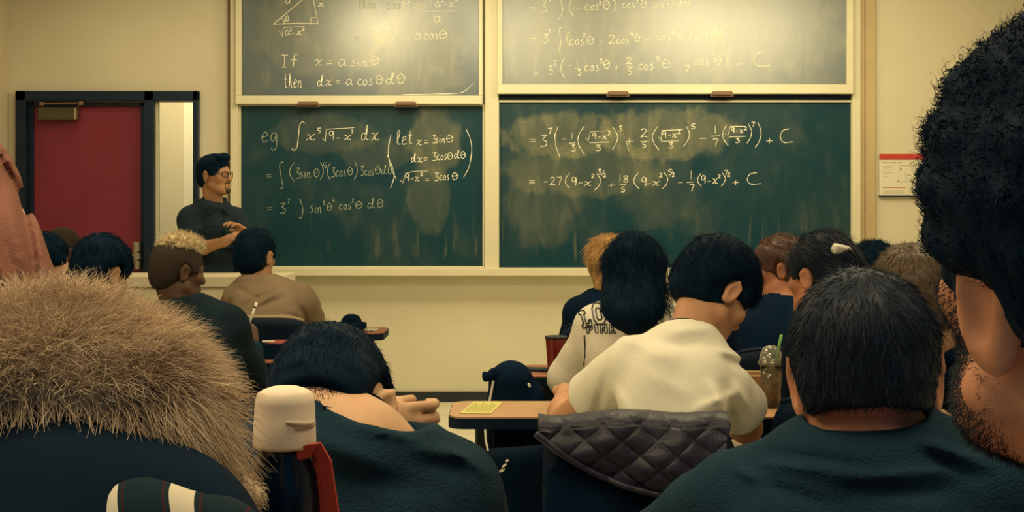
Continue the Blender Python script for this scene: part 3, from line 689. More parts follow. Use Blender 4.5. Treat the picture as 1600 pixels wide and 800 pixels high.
M_HAIR_GD = mat('golden_hair', (0.46, 0.27, 0.10), 0.5, 0.35, var=0.25, vscale=50)
M_STUB = mat('shaved_hair', (0.030, 0.020, 0.016), 0.75, 0.2)
def cloth(name, col, var=0.12, bump=0.35, bscale=260): return mat(name, col, 0.9, 0.08, var=var, vscale=9, bump=bump, bscale=bscale, sheen=0.0)
M_TEE_DK = cloth('charcoal_green_cotton', (0.0100, 0.031, 0.052))
M_TEE_DK2 = cloth('dark_teal_cotton', (0.0096, 0.031, 0.053))
M_TEE_WH = cloth('white_cotton', (0.76, 0.73, 0.62), 0.04, 0.2)
M_TEE_TP = cloth('taupe_cotton', (0.25, 0.185, 0.125), 0.07, 0.25)
M_SWEAT = cloth('dark_green_sweatshirt', (0.0085, 0.019, 0.028))
M_NAVY = cloth('navy_black_cotton', (0.0014, 0.0115, 0.0330), 0.2)
M_SHIRT_OL = cloth('dark_olive_shirt', (0.020, 0.034, 0.050), 0.15)
M_HOODWH = cloth('cream_fleece', (0.66, 0.62, 0.52), 0.05, 0.3)
M_ROSE = cloth('dusty_rose_jersey', (0.235, 0.105, 0.080), 0.08, 0.2)
M_PARKA = cloth('navy_parka_shell', (0.0012, 0.0095, 0.0240), 0.2, 0.10)
M_DENIM = cloth('dark_denim', (0.012, 0.030, 0.048), 0.25)
M_SHOE = mat('black_shoe', (0.008, 0.016, 0.022), 0.5, 0.3)
M_RIB = cloth('black_rib_collar', (0.006, 0.016, 0.024))

class Head:
    def __init__(s, c, yaw=0, pitch=0, roll=0, sc=1.0):
        s.c = np.array(c, float); s.R = rotm(yaw, pitch, roll); s.s = sc
    def W(s, p): return s.c + s.R @ (np.array(p, float) * s.s)
    def loc(s, X): return (X - s.c) @ s.R / s.s
    def E(s, c, r, k=0.02, op=1, rot=None): return E(s.W(c), np.array(r) * s.s, s.R if rot is None else s.R @ rot, k * s.s, op)
    def C(s, a, b, ra, rb=None, k=0.02, op=1): return C(s.W(a), s.W(b), ra * s.s, None if rb is None else rb * s.s, k * s.s, op)
    def B(s, c, h, rad=0.005, k=0.01, op=1, rot=None): return BX(s.W(c), np.array(h) * s.s, s.R if rot is None else s.R @ rot, rad * s.s, k * s.s, op)

def head_prims(H, ears=1.0, fem=0.0, nose=1.0, flare=22):
    j = 1 - 0.08 * fem
    q = [H.E((0, -.012, .032), (.075, .097, .090), .01), H.E((0, .028, -.028), (.062 * j, .064, .082), .03),
         H.E((0, .045, -.082), (.044 * j, .042, .032), .03), H.E((0, .074, -.100), (.020, .018, .016), .02)]
    for s in (-1, 1):
        q += [H.C((s * .058 * j, .005, -.060), (s * .030 * j, .060, -.095), .018, .016, .025),
              H.E((s * .043, .062, -.022), (.024, .022, .020), .02),
              H.C((s * .012, .084, .022), (s * .046, .070, .018), .010, .008, .015)]
    q += [H.C((0, .086, .010), (0, .108 * nose, -.026), .0085, .0115, .010), H.E((0, .104, -.032), (.017, .014, .010), .008)]
    for s in (-1, 1): q.append(H.E((s * .033, .094, .002), (.017, .014, .011), .012, -1))
    for s in (-1, 1): q.append(H.E((s * .032, .076, .002), (.013, .013, .013), .004))
    q += [H.C((-.020, .089, -.060), (.020, .089, -.060), .007, .007, .008), H.C((-.017, .088, -.070), (.017, .088, -.070), .0075, .0075, .006), H.C((-.022, .099, -.0645), (.022, .099, -.0645), .0022, .0022, .004, -1)]
    for s in (-1, 1):
        ro = rotm(s * -flare, -8, s * 6)
        ec = np.array((s * .080, -.014, -.008))
        q += [H.E(ec, (.0095, .0190 * ears, .034 * ears), .006, 1, ro), H.C(ec + ro @ V(s * .003, -.014 * ears, .008), ec + ro @ V(s * .003, -.004, .032 * ears), .0055, .005, .004),
              H.C(ec + ro @ V(s * .003, -.004, .032 * ears), ec + ro @ V(s * .002, .012 * ears, .020 * ears), .005, .0045, .004),
              H.C(ec + ro @ V(s * .003, -.014 * ears, .008), ec + ro @ V(s * .002, -.006, -.026 * ears), .0055, .0065, .004),
              H.E(ec + ro @ V(s * .010, .003, .003), (.0100, .0115 * ears, .0215 * ears), .003, -1, ro)]
    return q

def hand_prims(w, f, side, n, curl=35, sc=1.0, spread=.006, thumb=(.6, .5)):
    """w wrist, f finger direction, side towards the thumb, n out of the palm"""
    f = unit(f); n = unit(n - f * np.dot(n, f)); side = unit(side - f * np.dot(side, f) - n * np.dot(side, n))
    S = sc; R = np.stack([side, f, n], 1)
    q = [E(w + f * .048 * S, V(.041, .050, .016) * S, R, .012), C(w, w + f * .03 * S, .024 * S, .026 * S, .02)]
    for i, (o, l) in enumerate(((.030, .92), (.010, 1.0), (-.011, .94), (-.030, .78))):
        a = w + f * (.086 - abs(o) * .25) * S + side * o * S; d = f.copy(); ang = 0
        d = unit(d + side * o * spread * 30)
        for L, r0, r1 in ((.042, .0095, .0088), (.026, .0088, .0080), (.021, .0080, .0066)):
            ang += math.radians(curl * (0.8 + .1 * i)); d2 = unit(d * math.cos(ang) + n * math.sin(ang))
            b = a + d2 * L * l * S; q.append(C(a, b, r0 * S, r1 * S, .004)); a = b
    a = w + f * .022 * S + side * .028 * S; b = a + (side * thumb[0] + f * thumb[1] + n * .35) * .045 * S; c = b + (f * .75 + side * .15 + n * .5) * .032 * S
    q += [C(a, b, .0130 * S, .0105 * S, .008), C(b, c, .0105 * S, .0080 * S, .004)]
    return q

class Body:
    """joints in metres of the room"""
    def __init__(s, H, hip, sl, sr, el, er, wl, wr, kl=None, kr=None, al=None, ar=None, build=1.0, nb=None, arms=(.052, .040, .027), neck=.056, deep=1.0, nd=None):
        s.nd = None if nd is None else unit(np.array(nd, float)); s.H = H; s.hip, s.sl, s.sr, s.el, s.er, s.wl, s.wr = (np.array(v, float) for v in (hip, sl, sr, el, er, wl, wr))
        s.hip[2] += .045 if s.hip[2] < .7 else 0
        s.sm = (s.sl + s.sr) / 2; s.b = build; s.arm = arms; s.rn = neck; s.deep = deep
        x = unit(s.sr - s.sl); z = unit(s.sm - s.hip); z = unit(z - x * (x @ z)); y = np.cross(z, x)
        s.F = np.stack([x, y, z], 1); s.x, s.y, s.z = x, y, z
        s.nb = s.sm + z * .030 - y * .012 if nb is None else np.array(nb, float)
        fwd = unit(V(y[0], y[1], 0)); rt = V(fwd[1], -fwd[0], 0)
        s.kl = s.hip + fwd * .40 - rt * .12 + V(0, 0, .0) if kl is None else np.array(kl, float)
        s.kr = s.hip + fwd * .40 + rt * .12 + V(0, 0, .0) if kr is None else np.array(kr, float)
        s.al = V(s.kl[0], s.kl[1], .085) + fwd * .03 if al is None else np.array(al, float)
        s.ar = V(s.kr[0], s.kr[1], .085) + fwd * .03 if ar is None else np.array(ar, float)
        s.fwd = fwd; s.rt = rt
        s.hw = np.linalg.norm(s.sr - s.sl) / 2
    def neckseg(s): return s.H.W((0, -.028, -.045)), s.nb - s.z * .03
    def torso(s, t=0.0, k=.05):
        h, b, d = s.hw, s.b, s.deep; q = []
        q.append(E(lerp(s.hip, s.sm, .70), V(h * .98 * b + t, .112 * b * d + t, .19 + t), s.F, k))
        q.append(E(lerp(s.hip, s.sm, .32), V(h * .86 * b + t, .108 * b * d + t, .20 + t), s.F, k))
        q.append(E(s.hip, V(h * .95 * b + t, .118 * b + t, .105 + t), s.F, k))
        for e_, sg in ((s.sl, -1), (s.sr, 1)):
            q.append(C(lerp(s.sm, e_, .35) - s.y * .01 - s.z * .012, e_ - s.z * .012, .062 + t, .054 + t, k))
            q.append(C(s.nb + (e_ - s.nb) * .14, lerp(s.nb, e_, .8) - s.z * .008, .040 + t, .036 + t, k))
            q.append(E(lerp(s.hip, s.sm, .74) + s.x * sg * h * .55 - s.y * .075 * d, V(h * .48 + t, .05 + t, .12 + t), s.F, .05))
        return q
    def arms(s, t=0.0, k=.03):
        q = []
        a0, a1, a2 = s.arm
        for sh, e_, w in ((s.sl, s.el, s.wl), (s.sr, s.er, s.wr)):
            q += [C(sh - s.z * .012, e_, a0 + t, a1 + t, k), C(e_, lerp(e_, w, .35), a1 - .002 + t, a1 + .001 + t, .02), C(lerp(e_, w, .35), w, a1 + .001 + t, a2 + t, .02)]
        return q
    def legs(s, t=0.0, k=.04):
        q = []
        for sg, kn, an in ((-1, s.kl, s.al), (1, s.kr, s.ar)):
            q += [C(s.hip + s.rt * sg * .085, kn, .082 * s.b + t, .058 + t, k), C(kn, an, .056 + t, .040 + t, .03)]
        return q
    def skin(s, handL=None, handR=None, ears=1.0, fem=0, nose=1.0, hsc=1.0, flare=22):
        q = s.torso(-.006) + s.arms(0) + s.legs(-.012)
        a, b = s.neckseg()
        q += [C(a, b, s.rn, s.rn + .004, .03)]
        q += head_prims(s.H, ears, fem, nose, flare)
        for w, e_, sg, hd in ((s.wl, s.el, -1, handL), (s.wr, s.er, 1, handR)):
            hd = hd or {}
            f = hd.get('f', w - e_); n = hd.get('n', V(0, 0, -1)); sd = hd.get('side', s.x * -sg)
            q += hand_prims(w, np.array(f, float), np.array(sd, float), np.array(n, float), hd.get('curl', 12), hsc * hd.get('sc', 1.0), hd.get('spread', .006), hd.get('thumb', (.6, .5)))
        return q

def base_of(b): return V(b.hip[0], b.hip[1], 0)
def fold(freq, amp, seed, z0=None):
    return lambda X, Y, Z: amp * wob(X, Y, Z, freq, seed)
def creases(lines, disp=None):
    """ridges and dents of cloth: (a, b, width, height)"""
    def f(X, Y, Z):
        o = 0 if disp is None else disp(X, Y, Z)
        for a, b, w, h in lines:
            ba = b - a; L = float(ba @ ba)
            t = np.clip(((X - a[0]) * ba[0] + (Y - a[1]) * ba[1] + (Z - a[2]) * ba[2]) / L, 0, 1)
            d2 = (X - a[0] - t * ba[0]) ** 2 + (Y - a[1] - t * ba[1]) ** 2 + (Z - a[2] - t * ba[2]) ** 2
            o = o + h * np.exp(-d2 / (w * w)) * np.sin(np.pi * np.clip(t, .04, .96)) ** .5
        return o
    return f

def pleats(lines, disp=None, near=9.0):
    """cloth folds given by where they run in the photo: (x0, y0, x1, y1, half width, height in metres)"""
    def f(X, Y, Z):
        o = 0 if disp is None else disp(X, Y, Z)
        px = X / Y * f32(FOC) + f32(800); py = f32(HOR) - (Z - f32(EYE)) / Y * f32(FOC)
        for x0, y0, x1, y1, w, h in lines:
            L = (x1 - x0) ** 2 + (y1 - y0) ** 2
            t = np.clip(((px - x0) * (x1 - x0) + (py - y0) * (y1 - y0)) / L, 0, 1)
            d2 = (px - x0 - t * (x1 - x0)) ** 2 + (py - y0 - t * (y1 - y0)) ** 2
            o = o + h * np.exp(-d2 / (w * w)) * np.sin(np.pi * np.clip(t, .03, .97)) ** .4 * (Y < near)
        return o
    return f

def person(b, label, skin_mat, h=.006, group=None, **kw):
    v, q = solid(b.skin(**kw), h)
    base = base_of(b)
    o = mesh_obj('person', v - base, [q], skin_mat, None, base)
    tag(o, label, 'person', group); o['_b'] = 0; del o['_b']
    return o
def part(o, name, prims, h, m, disp=None, relax=2, label=None):
    v, q = solid(prims, h, disp, relax)
    base = np.array(o.location)
    c = mesh_obj(name, v - base, [q], m, o)
    if label: c['label'] = label
    return c, v, q
def put(o, name, v, q, m, label=None):
    c = mesh_obj(name, v - np.array(o.location), [q], m, o)
    if label: c['label'] = label
    return c
def trousers(o, b, m=None, h=.010, name='trousers'):
    q = [E(b.hip, V(b.hw * .95 * b.b + .008, .128, .11), b.F, .04)] + b.legs(.010)
    part(o, name, q, h, m or M_DENIM, fold((14, 14, 20), .004, 3))
    for an in (b.al, b.ar):
        R = np.stack([b.rt, b.fwd, V(0, 0, 1)], 1)
        c = V(an[0], an[1], .045) + b.fwd * .055
        part(o, 'shoe', [E(c, V(.046, .135, .042), R, .02), E(c - b.fwd * .06 + V(0, 0, .02), V(.042, .06, .058), R, .03), BX(c - V(0, 0, .035), V(.040, .120, .004), R, .006, .01)], .009, M_SHOE)
def neck_cut(b, r=None, drop=.0, k=.008, up=.16):
    a, c = b.neckseg(); d = unit(a - c) if b.nd is None else b.nd; r = r or b.rn + .012
    p0 = b.nb - d * (.012 + drop)
    return T(p0, p0 + d * up, r, r + .03, k, -1)
def collar_ring(b, rad=None, off=.004, minor=.0075, tilt=0.0, k=.006):
    a, c = b.neckseg(); d = unit(a - c - b.y * tilt) if b.nd is None else b.nd
    R = frame_of(d, b.x); r = rad or b.rn + .012
    return TO(b.nb + d * off + b.y * .004, R, r, r * 1.06, minor, k)
def yoke(b, t): return E(b.nb - b.z * .016 - b.y * .004, V(b.rn + .030 + t * .5, b.rn + .022 + t * .5, .042), b.F, .045)
def tee(b, t=.012, sleeve=.62, flare=.018, belly=True):
    q = b.torso(t) + [yoke(b, t)]
    for sh, e_ in ((b.sl, b.el), (b.sr, b.er)):
        q += [C(sh - b.z * .012, lerp(sh, e_, .3), b.arm[0] + t, b.arm[0] + t, .03), T(lerp(sh, e_, .02), lerp(sh, e_, sleeve), b.arm[0] + t, b.arm[0] + t + flare * .4, .02)]
        q += [T(lerp(sh, e_, sleeve - .02), lerp(sh, e_, sleeve + .06), b.arm[0] + t - .006, b.arm[0] + t - .004, .003, -1)]
    return q
def longsleeve(b, t=.014, cuff=.92):
    q = b.torso(t) + [yoke(b, t)]
    for sh, e_, w in ((b.sl, b.el, b.wl), (b.sr, b.er, b.wr)):
        q += [C(sh - b.z * .012, e_, b.arm[0] + t, b.arm[1] + t + .004, .03), C(e_, lerp(e_, w, .4), b.arm[1] + t + .003, b.arm[1] + t - .002, .02), T(lerp(e_, w, .3), lerp(e_, w, cuff), b.arm[1] + t - .002, b.arm[2] + t + .004, .012)]
    return q

# hair -----------------------------------------------------------------------
def hair_short(H, t=.012, face=0.0, nape=0.0, top=0.0, side=0.0, ear=1.0):
    """cap of short hair; face moves the front hairline back, nape moves the rear hairline up"""
    q = [H.E((0, -.014, .033 + top * .5), (.076 + t, .098 + t, .090 + t + top), .01), H.E((0, -.062, -.022), (.060 + t, .045 + t * .8, .062), .03)]
    for s in (-1, 1): q.append(H.E((s * .064, .018, -.004 + side), (.014 + t * .5, .030, .045), .015))
    q += [H.E((0, .125 - face, -.062), (.105, .080, .118), .006, -1), H.E((0, -.062, -.155 + nape), (.120, .120, .075), .010, -1)]
    for s in (-1, 1):
        q.append(H.E((s * .094, -.014, -.012), (.029, .030 * ear, .048 * ear), .008, -1))
        q.append(H.E((s * .080, .040, -.060), (.050, .046, .058), .006, -1))
        q.append(H.E((s * .100, -.030, -.045), (.030, .075, .060), .012, -1))
    return q
def hair_flow(H, crown=(0, -.055, .125), lift=0.0, part_=None):
    cw = H.W(crown)
    def f(Pt, N):
        d = Pt - cw; d = d + np.array([0, 0, -lift])
        return d - N * (d * N).sum(1, keepdims=True)
    return f
def hair(o, H, prims, m, h=.005, n=1800, length=.03, rad=.0008, lift=.22, jit=.2, seed=1, flow=None, grav=.15, amp=.002, freq=(60, 60, 30), curl=0.0, cfreq=9.0, keep=None, name='hair', seg=5, label=None, wave=0.0, taper=.8, extra=None, ears=True):
    v, q = solid(prims, h, fold(freq, amp, seed) if amp else None, 1)
    parts = [(v, q)]
    if n:
        if keep is None and ears: keep = lambda c, nn: ~((np.abs(H.loc(c)[:, 0]) > .050) & (H.loc(c)[:, 2] < .012) & (H.loc(c)[:, 1] > -.060)) * np.where(H.loc(c)[:, 2] < -.03, .35, 1.0)
        Pt, N = sample(v, q, n, seed, keep)
        if ears: length = length * np.where((np.abs(H.loc(Pt)[:, 0]) > .055) & (H.loc(Pt)[:, 2] < .055), .5, 1.0)[:, None]
        if ears: length = length * np.clip(.45 + (H.loc(Pt)[:, 2] + .05) / .10, .35, 1)[:, None]
        fl = flow or hair_flow(H)
        parts.append(strands(Pt, N, fl(Pt, N), length, rad, seed, seg, lift, jit, curl, cfreq, grav, 3, taper, wave))
    if extra: parts += extra
    vv, qq = join(*parts)
    return put(o, name, vv, qq, m, label)

def glasses(o, H, m):
    bm = bmesh.new()
    for s in (-1, 1):
        pts = [H.W((s * (.032 + .023 * math.cos(a)), .101 - .014 * abs(math.cos(a)) * (math.cos(a) > 0), .000 + .017 * math.sin(a))) for a in np.linspace(0, 2 * math.pi, 19)]
        add_tube(bm, pts, .0030, 6, False)
        add_tube(bm, [H.W((s * .055, .088, .004)), H.W((s * .073, .060, .006)), H.W((s * .079, -.010, .006)), H.W((s * .078, -.03, -.012))], .0022, 6)
    add_tube(bm, [H.W((-.009, .101, .004)), H.W((0, .104, .007)), H.W((.009, .101, .004))], .002, 6)
    for v in bm.verts: v.co -= Vector(o.location)
    return bm_obj('glasses', bm, m, o, smooth=True)
M_BLACKPL = mat('black_plastic', (0.006, 0.014, 0.020), 0.35, 0.4)

# chairs ---------------------------------------------------------------------
M_SHELL = mat('dark_chair_shell', (0.0022, 0.0120, 0.0290), 0.6, 0.15)
M_EDGE = mat('tan_ply_edge', (0.34, 0.26, 0.16), 0.6, 0.3)
M_LEG = mat('dark_steel_tube', (0.05, 0.06, 0.065), 0.35, 0.5, metal=0.6)
def chair_proto():
    e = empty('classroom_chair', (0, 0, 0))
    bm = bmesh.new()
    for i in range(13):
        pass
    v = []; nx_, ny_ = 13, 9
    for j in range(ny_):
        for i in range(nx_):
            x = (i / (nx_ - 1) - .5) * .42; y = (j / (ny_ - 1) - .5) * .40; rr = (abs(x) / .21) ** 6 + (abs(y) / .2) ** 6
            v.append((x * (1 - .06 * (abs(y) / .2) ** 4), y * (1 - .05 * (abs(x) / .21) ** 4), .45 - .014 * (1 - (x / .21) ** 2) * (1 - (y / .2) ** 2) - .02 * max(0, y / .2) ** 3))
    vs = [bm.verts.new(p) for p in v]; vb = [bm.verts.new((p[0], p[1], p[2] - .016)) for p in v]
    def skin_(vs, vb, nx_, ny_):
        for j in range(ny_ - 1):
            for i in range(nx_ - 1):
                a = j * nx_ + i
                bm.faces.new((vs[a], vs[a + 1], vs[a + nx_ + 1], vs[a + nx_])); bm.faces.new((vb[a], vb[a + nx_], vb[a + nx_ + 1], vb[a + 1]))
        ring = [i for i in range(nx_)] + [j * nx_ + nx_ - 1 for j in range(1, ny_)] + [(ny_ - 1) * nx_ + i for i in range(nx_ - 2, -1, -1)] + [j * nx_ for j in range(ny_ - 2, 0, -1)]
        for a, b_ in zip(ring, ring[1:] + ring[:1]): bm.faces.new((vs[a], vb[a], vb[b_], vs[b_]))
    skin_(vs, vb, nx_, ny_)
    bm_obj('seat', bm, M_SHELL, e, smooth=True)
    bm = bmesh.new(); vs, vb = [], []
    ring = []
    for j in range(ny_):
        for i in range(nx_):
            u = (i / (nx_ - 1) - .5) * 2; w = j / (ny_ - 1)
            x = u * .215 * (1 - .10 * abs(2 * w - 1) ** 5); z = .60 + .29 * w - .02 * abs(u) ** 5 * (1 if w > .5 else -1)
            y = -.205 - .05 * w + .045 * u * u
            vs.append(bm.verts.new((x, y, z))); vb.append(bm.verts.new((x, y - .014, z)))
            if j == ny_ - 1: ring.append((x, y - .007, z + .004))
    skin_(vs, vb, nx_, ny_)
    bk = bm_obj('backrest', bm, M_SHELL, e, smooth=True)
    bm = bmesh.new(); add_tube(bm, ring, .008, 6); bm_obj('edge_trim', bm, M_SHELL, bk, smooth=True)
    for sx in (-1, 1):
        for sy in (-1, 1):
            bm = bmesh.new(); add_tube(bm, [(sx * .17, sy * .15, .44), (sx * .185, sy * .16, .25), (sx * .205, sy * .19, .0)], .011, 8); bm_obj('leg', bm, M_LEG, e, smooth=True)
        bm = bmesh.new(); add_tube(bm, [(sx * .17, .14, .428), (sx * .17, -.16, .428), (sx * .168, -.225, .50), (sx * .165, -.245, .66)], .011, 8); bm_obj('side_rail', bm, M_LEG, e, smooth=True)
    return e
CH0 = None
def chair(x, y, yaw, label):
    global CH0
    if CH0 is None:
        CH0 = chair_proto(); r = CH0
    else:
        r = CH0.copy(); COL.objects.link(r)
        for ch in list(CH0.children):
            c = ch.copy(); COL.objects.link(c); c.parent = r
            for g2 in ch.children:
                d2 = g2.copy(); COL.objects.link(d2); d2.parent = c
    r.location = (x, y, 0); r.rotation_euler.z = math.radians(yaw)
    tag(r, label, 'chair', 'dark shell classroom chairs')
    return r
# ------------------------------------------------------------------ tables and the demonstration bench
M_LAM = mat('tan_laminate', (0.50, 0.30, 0.155), 0.38, 0.45, var=0.06, vscale=14, stretch=(1, 6, 1))
M_LAM_R = mat('reddish_laminate', (0.36, 0.135, 0.07), 0.4, 0.4, var=0.06, vscale=14, stretch=(1, 6, 1))
M_EDGEBLK = mat('black_edge_band', (0.0014, 0.0105, 0.0270), 0.6, 0.15)
M_BENCH = mat('cream_bench_panel', (0.70, 0.64, 0.47), 0.6, 0.3, var=0.03, vscale=3)
M_BTOP = mat('dark_bench_top', (0.012, 0.028, 0.04), 0.4, 0.4)
def table(x0, x1, y0, y1, label, rl=.05, lam=M_LAM, posts=None):
    cx, cy = (x0 + x1) / 2, (y0 + y1) / 2
    e = tag(empty('classroom_table', (cx, cy, 0)), label, 'table')
    pts = rounded_rect(x0 - cx, x1 - cx, y0 - cy, y1 - cy, rl)
    bm = bmesh.new(); add_slab(bm, pts, .735, .740); bm_obj('tabletop', bm, lam, e)
    bm = bmesh.new(); add_slab(bm, rounded_rect(x0 - cx - .003, x1 - cx + .003, y0 - cy - .003, y1 - cy + .003, rl), .704, .735); bm_obj('edge_band', bm, M_EDGEBLK, e)
    for px in posts or (x0 + .10, x1 - .16):
        bm = bmesh.new(); dx = px - cx
        add_box(bm, (dx, 0, .36), (.05, .10, .69), .008); add_box(bm, (dx, 0, .025), (.05, (y1 - y0) * .95, .045), .012)
        bm_obj('leg', bm, M_LEG, e)
    bm = bmesh.new(); add_box(bm, (0, (y1 - y0) * .28, .56), (x1 - x0 - .26, .018, .28), .003); bm_obj('modesty_panel', bm, M_EDGEBLK, e)
    return e
T_CAM = table(-.95, 1.0, .97, 1.31, 'tan laminate table in the nearest row, under the tall flask')
T_ROW1 = table(-.50, 1.05, 2.06, 2.46, 'tan laminate table in front of the boy resting on his fists')
T_ROW2 = table(-.188, 1.75, 3.80, 4.11, 'tan laminate table with a yellow sheet at its rounded left corner')
T_ROW3 = table(.035, 1.75, 4.70, 5.04, 'reddish laminate table holding the red tumbler and a phone', lam=M_LAM_R)
T_LEFT = table(-1.78, -.86, 5.12, 5.39, 'reddish table where the student with bleached hair writes', lam=M_LAM_R, posts=(-1.29, -.88))
T_FRONT = table(-2.9, -.635, 6.28, 6.60, 'table in the front left row with a black hat on its end', lam=M_LAM_R)

bn = tag(empty('demonstration_bench', (-2.05, 7.28, 0)), 'cream panelled demonstration bench in front of the teacher and red door', 'bench')
bm = bmesh.new(); add_box(bm, (0, -.20, .46), (1.52, .03, .92), .004); bm_obj('front_panel', bm, M_BENCH, bn)
for sx in (-1, 1):
    bm = bmesh.new(); add_box(bm, (sx * .745, .02, .46), (.03, .42, .92), .004); bm_obj('end_panel', bm, M_BENCH, bn)
bm = bmesh.new(); add_slab(bm, rounded_rect(-.78, .78, -.24, .24, .02), .920, .972); bm_obj('bench_top', bm, M_BENCH, bn)

# ------------------------------------------------------------------ things on the tables
# flask
fx, fy = (445 - 800) * 1.24 / FOC, 1.24
fl = tag(empty('vacuum_flask', (fx, fy, .741)), 'tall black flask with cream screw cup and red strap', 'flask')
s_ = 1.24 / FOC
zc0 = EYE - (697 - HOR) * s_ - .741; zc1 = EYE - (603 - HOR) * s_ - .741; rc = 48.5 * s_
bm = bmesh.new()
add_lathe(bm, [(0, zc0 + .004), (rc * .92, zc0 + .002), (rc, zc0), (rc * 1.005, zc0 + .003), (rc * .985, zc0 + (zc1 - zc0) * .42), (rc * .975, zc0 + (zc1 - zc0) * .43), (rc * .955, zc0 + (zc1 - zc0) * .72), (rc * .88, zc0 + (zc1 - zc0) * .88), (rc * .70, zc1 - .0035), (rc * .45, zc1 - .001), (0, zc1)], n=64)
M_CUP = mat('cream_cup_plastic', (0.74, 0.62, 0.50), 0.55, 0.3, var=0.05, vscale=20)
cup = bm_obj('cup_lid', bm, M_CUP, fl, smooth=True)
bm = bmesh.new(); zz = zc0 + (zc1 - zc0) * .45
aa = np.linspace(math.radians(-78), math.radians(-12), 18)
add_tube(bm, [(rc * 1.0 * math.cos(a), rc * 1.0 * math.sin(a), zz + .002 * math.sin(3 * a)) for a in aa], .002, 6, True, [.0012 + .0022 * math.sin(math.pi * i / 17) for i in range(18)])
add_tube(bm, [(rc * 1.01 * math.cos(a), rc * 1.01 * math.sin(a), zz - .004) for a in aa[4:]], .0018, 6)
bm_obj('cup_seam', bm, mat('cup_seam_plastic', (0.50, 0.40, 0.29), 0.6), cup, smooth=True)
bm = bmesh.new(); rb = .0375
add_lathe(bm, [(0, 0), (rb * .93, 0), (rb, .006), (rb, zc0 - .075), (rb * .985, zc0 - .05), (rb * .90, zc0 - .022), (rc * .86, zc0 - .006), (rc * .86, zc0), (0, zc0)], n=64)
bm_obj('flask_body', bm, mat('glossy_black_steel', (0.0012, 0.008, 0.020), 0.22, 0.4), fl, smooth=True)
bm = bmesh.new()
def strap(pts, w, t, nrm):
    pr = None
    for i, p in enumerate(pts):
        p = np.array(p, float); d = unit(np.array(pts[min(i + 1, len(pts) - 1)]) - np.array(pts[max(i - 1, 0)])); a = unit(np.cross(d, nrm)); n_ = unit(np.cross(a, d))
        r = [bm.verts.new(p + a * sx * w / 2 + n_ * sy * t / 2) for sx, sy in ((-1, -1), (1, -1), (1, 1), (-1, 1))]
        if pr:
            for k in range(4): bm.faces.new((pr[k], pr[(k + 1) % 4], r[(k + 1) % 4], r[k]))
        else: bm.faces.new(r[::-1])
        pr = r
    bm.faces.new(pr)
strap([(rc * .5, -rc * .72, zc0 - .003), (rc * .78, -rc * .62, zc0 - .002), (rc * 1.15, -.018, zc0 + .002), (rc * 1.38, -.016, zc0 - .012), (rc * 1.56, -.015, zc0 - .05), (rc * 1.80, -.015, zc0 - .10), (rc * 1.95, -.014, zc0 - .17), (rc * 1.8, -.012, zc0 - .26), (rc * 1.3, -.01, zc0 - .30)], .013, .003, V(0.3, 1, .25))
strap([(rc * 1.12, -.012, zc0 - .004), (rc * 1.16, -.010, zc0 - .03), (rc * 1.30, -.009, zc0 - .09), (rc * 1.38, -.008, zc0 - .16), (rc * 1.30, -.008, zc0 - .29)], .011, .003, V(0.5, 1, .1))
bm_obj('strap', bm, mat('red_webbing', (0.42, 0.055, 0.040), 0.75, 0.2, bump=.4, bscale=700), fl)

# yellow sheet
M_SHEET = mat('yellow_green_paper', (0.60, 0.56, 0.20), 0.8, 0.1)
a_, b_, c_, d_ = (np.array(P(px, py, Y)) for px, py, Y in ((718, 642, 3.855), (767, 643, 3.85), (786, 627.5, 4.08), (741, 626, 4.09)))
ctr = (a_ + b_ + c_ + d_) / 4; ctr[2] = .7405
bm = bmesh.new(); add_slab(bm, [(p_[0] - ctr[0], p_[1] - ctr[1]) for p_ in (a_, b_, c_, d_)], 0, .002)
sh = bm_obj('paper_sheet', bm, M_SHEET, None, ctr); tag(sh, 'yellow green printed sheet at the rounded corner of the tan table', 'paper')
bm = bmesh.new()
for i in range(9):
    t = .12 + .76 * i / 8
    p0, p1 = lerp(lerp(a_, d_, .12), lerp(b_, c_, .12), t), lerp(lerp(a_, d_, .85 - .06 * (i % 3)), lerp(b_, c_, .85 - .06 * (i % 3)), t)
    add_tube(bm, [(p0[0] - ctr[0], p0[1] - ctr[1], .0022), (p1[0] - ctr[0], p1[1] - ctr[1], .0022)], .0013, 4)
bm_obj('printed_lines', bm, mat('olive_ink', (0.25, 0.24, 0.07), 0.8), sh)

# red tumbler and phone on the row three table
tx, ty = (869 - 800) * 4.78 / FOC, 4.78; st = 4.78 / FOC
tu = tag(empty('tumbler', (tx, ty, .7405)), 'dark red tumbler with black rim beside the cream hooded sweatshirt', 'tumbler')
h_ = .135
bm = bmesh.new(); add_lathe(bm, [(0, 0), (.029, 0), (.031, .004), (.040, h_ - .006), (.041, h_), (.037, h_), (.030, .01), (0, .008)], n=36)
bm_obj('cup_body', bm, mat('dark_red_plastic', (0.17, 0.018, 0.012), 0.25, 0.5), tu, smooth=True)
bm = bmesh.new(); add_lathe(bm, [(.0385, h_ - .004), (.0425, h_ - .004), (.0425, h_ + .004), (.036, h_ + .005), (.02, h_ + .003), (0, h_ + .003)], n=36)
bm_obj('lid', bm, M_BLACKPL, tu, smooth=True)
bm = bmesh.new(); add_slab(bm, rounded_rect(-.037, .037, -.065, .065, .012), 0, .008)
ph = bm_obj('phone', bm, M_BLACKPL, None, ((841 - 800) * 4.86 / FOC, 4.86, .7405), rotz=1.35); tag(ph, 'black phone lying flat beside the dark red tumbler', 'phone')
bm = bmesh.new(); add_slab(bm, rounded_rect(-.033, .033, -.060, .060, .008), .008, .0086); bm_obj('phone_screen', bm, mat('phone_glass', (0.02, 0.03, 0.035), 0.08, 0.6), ph)

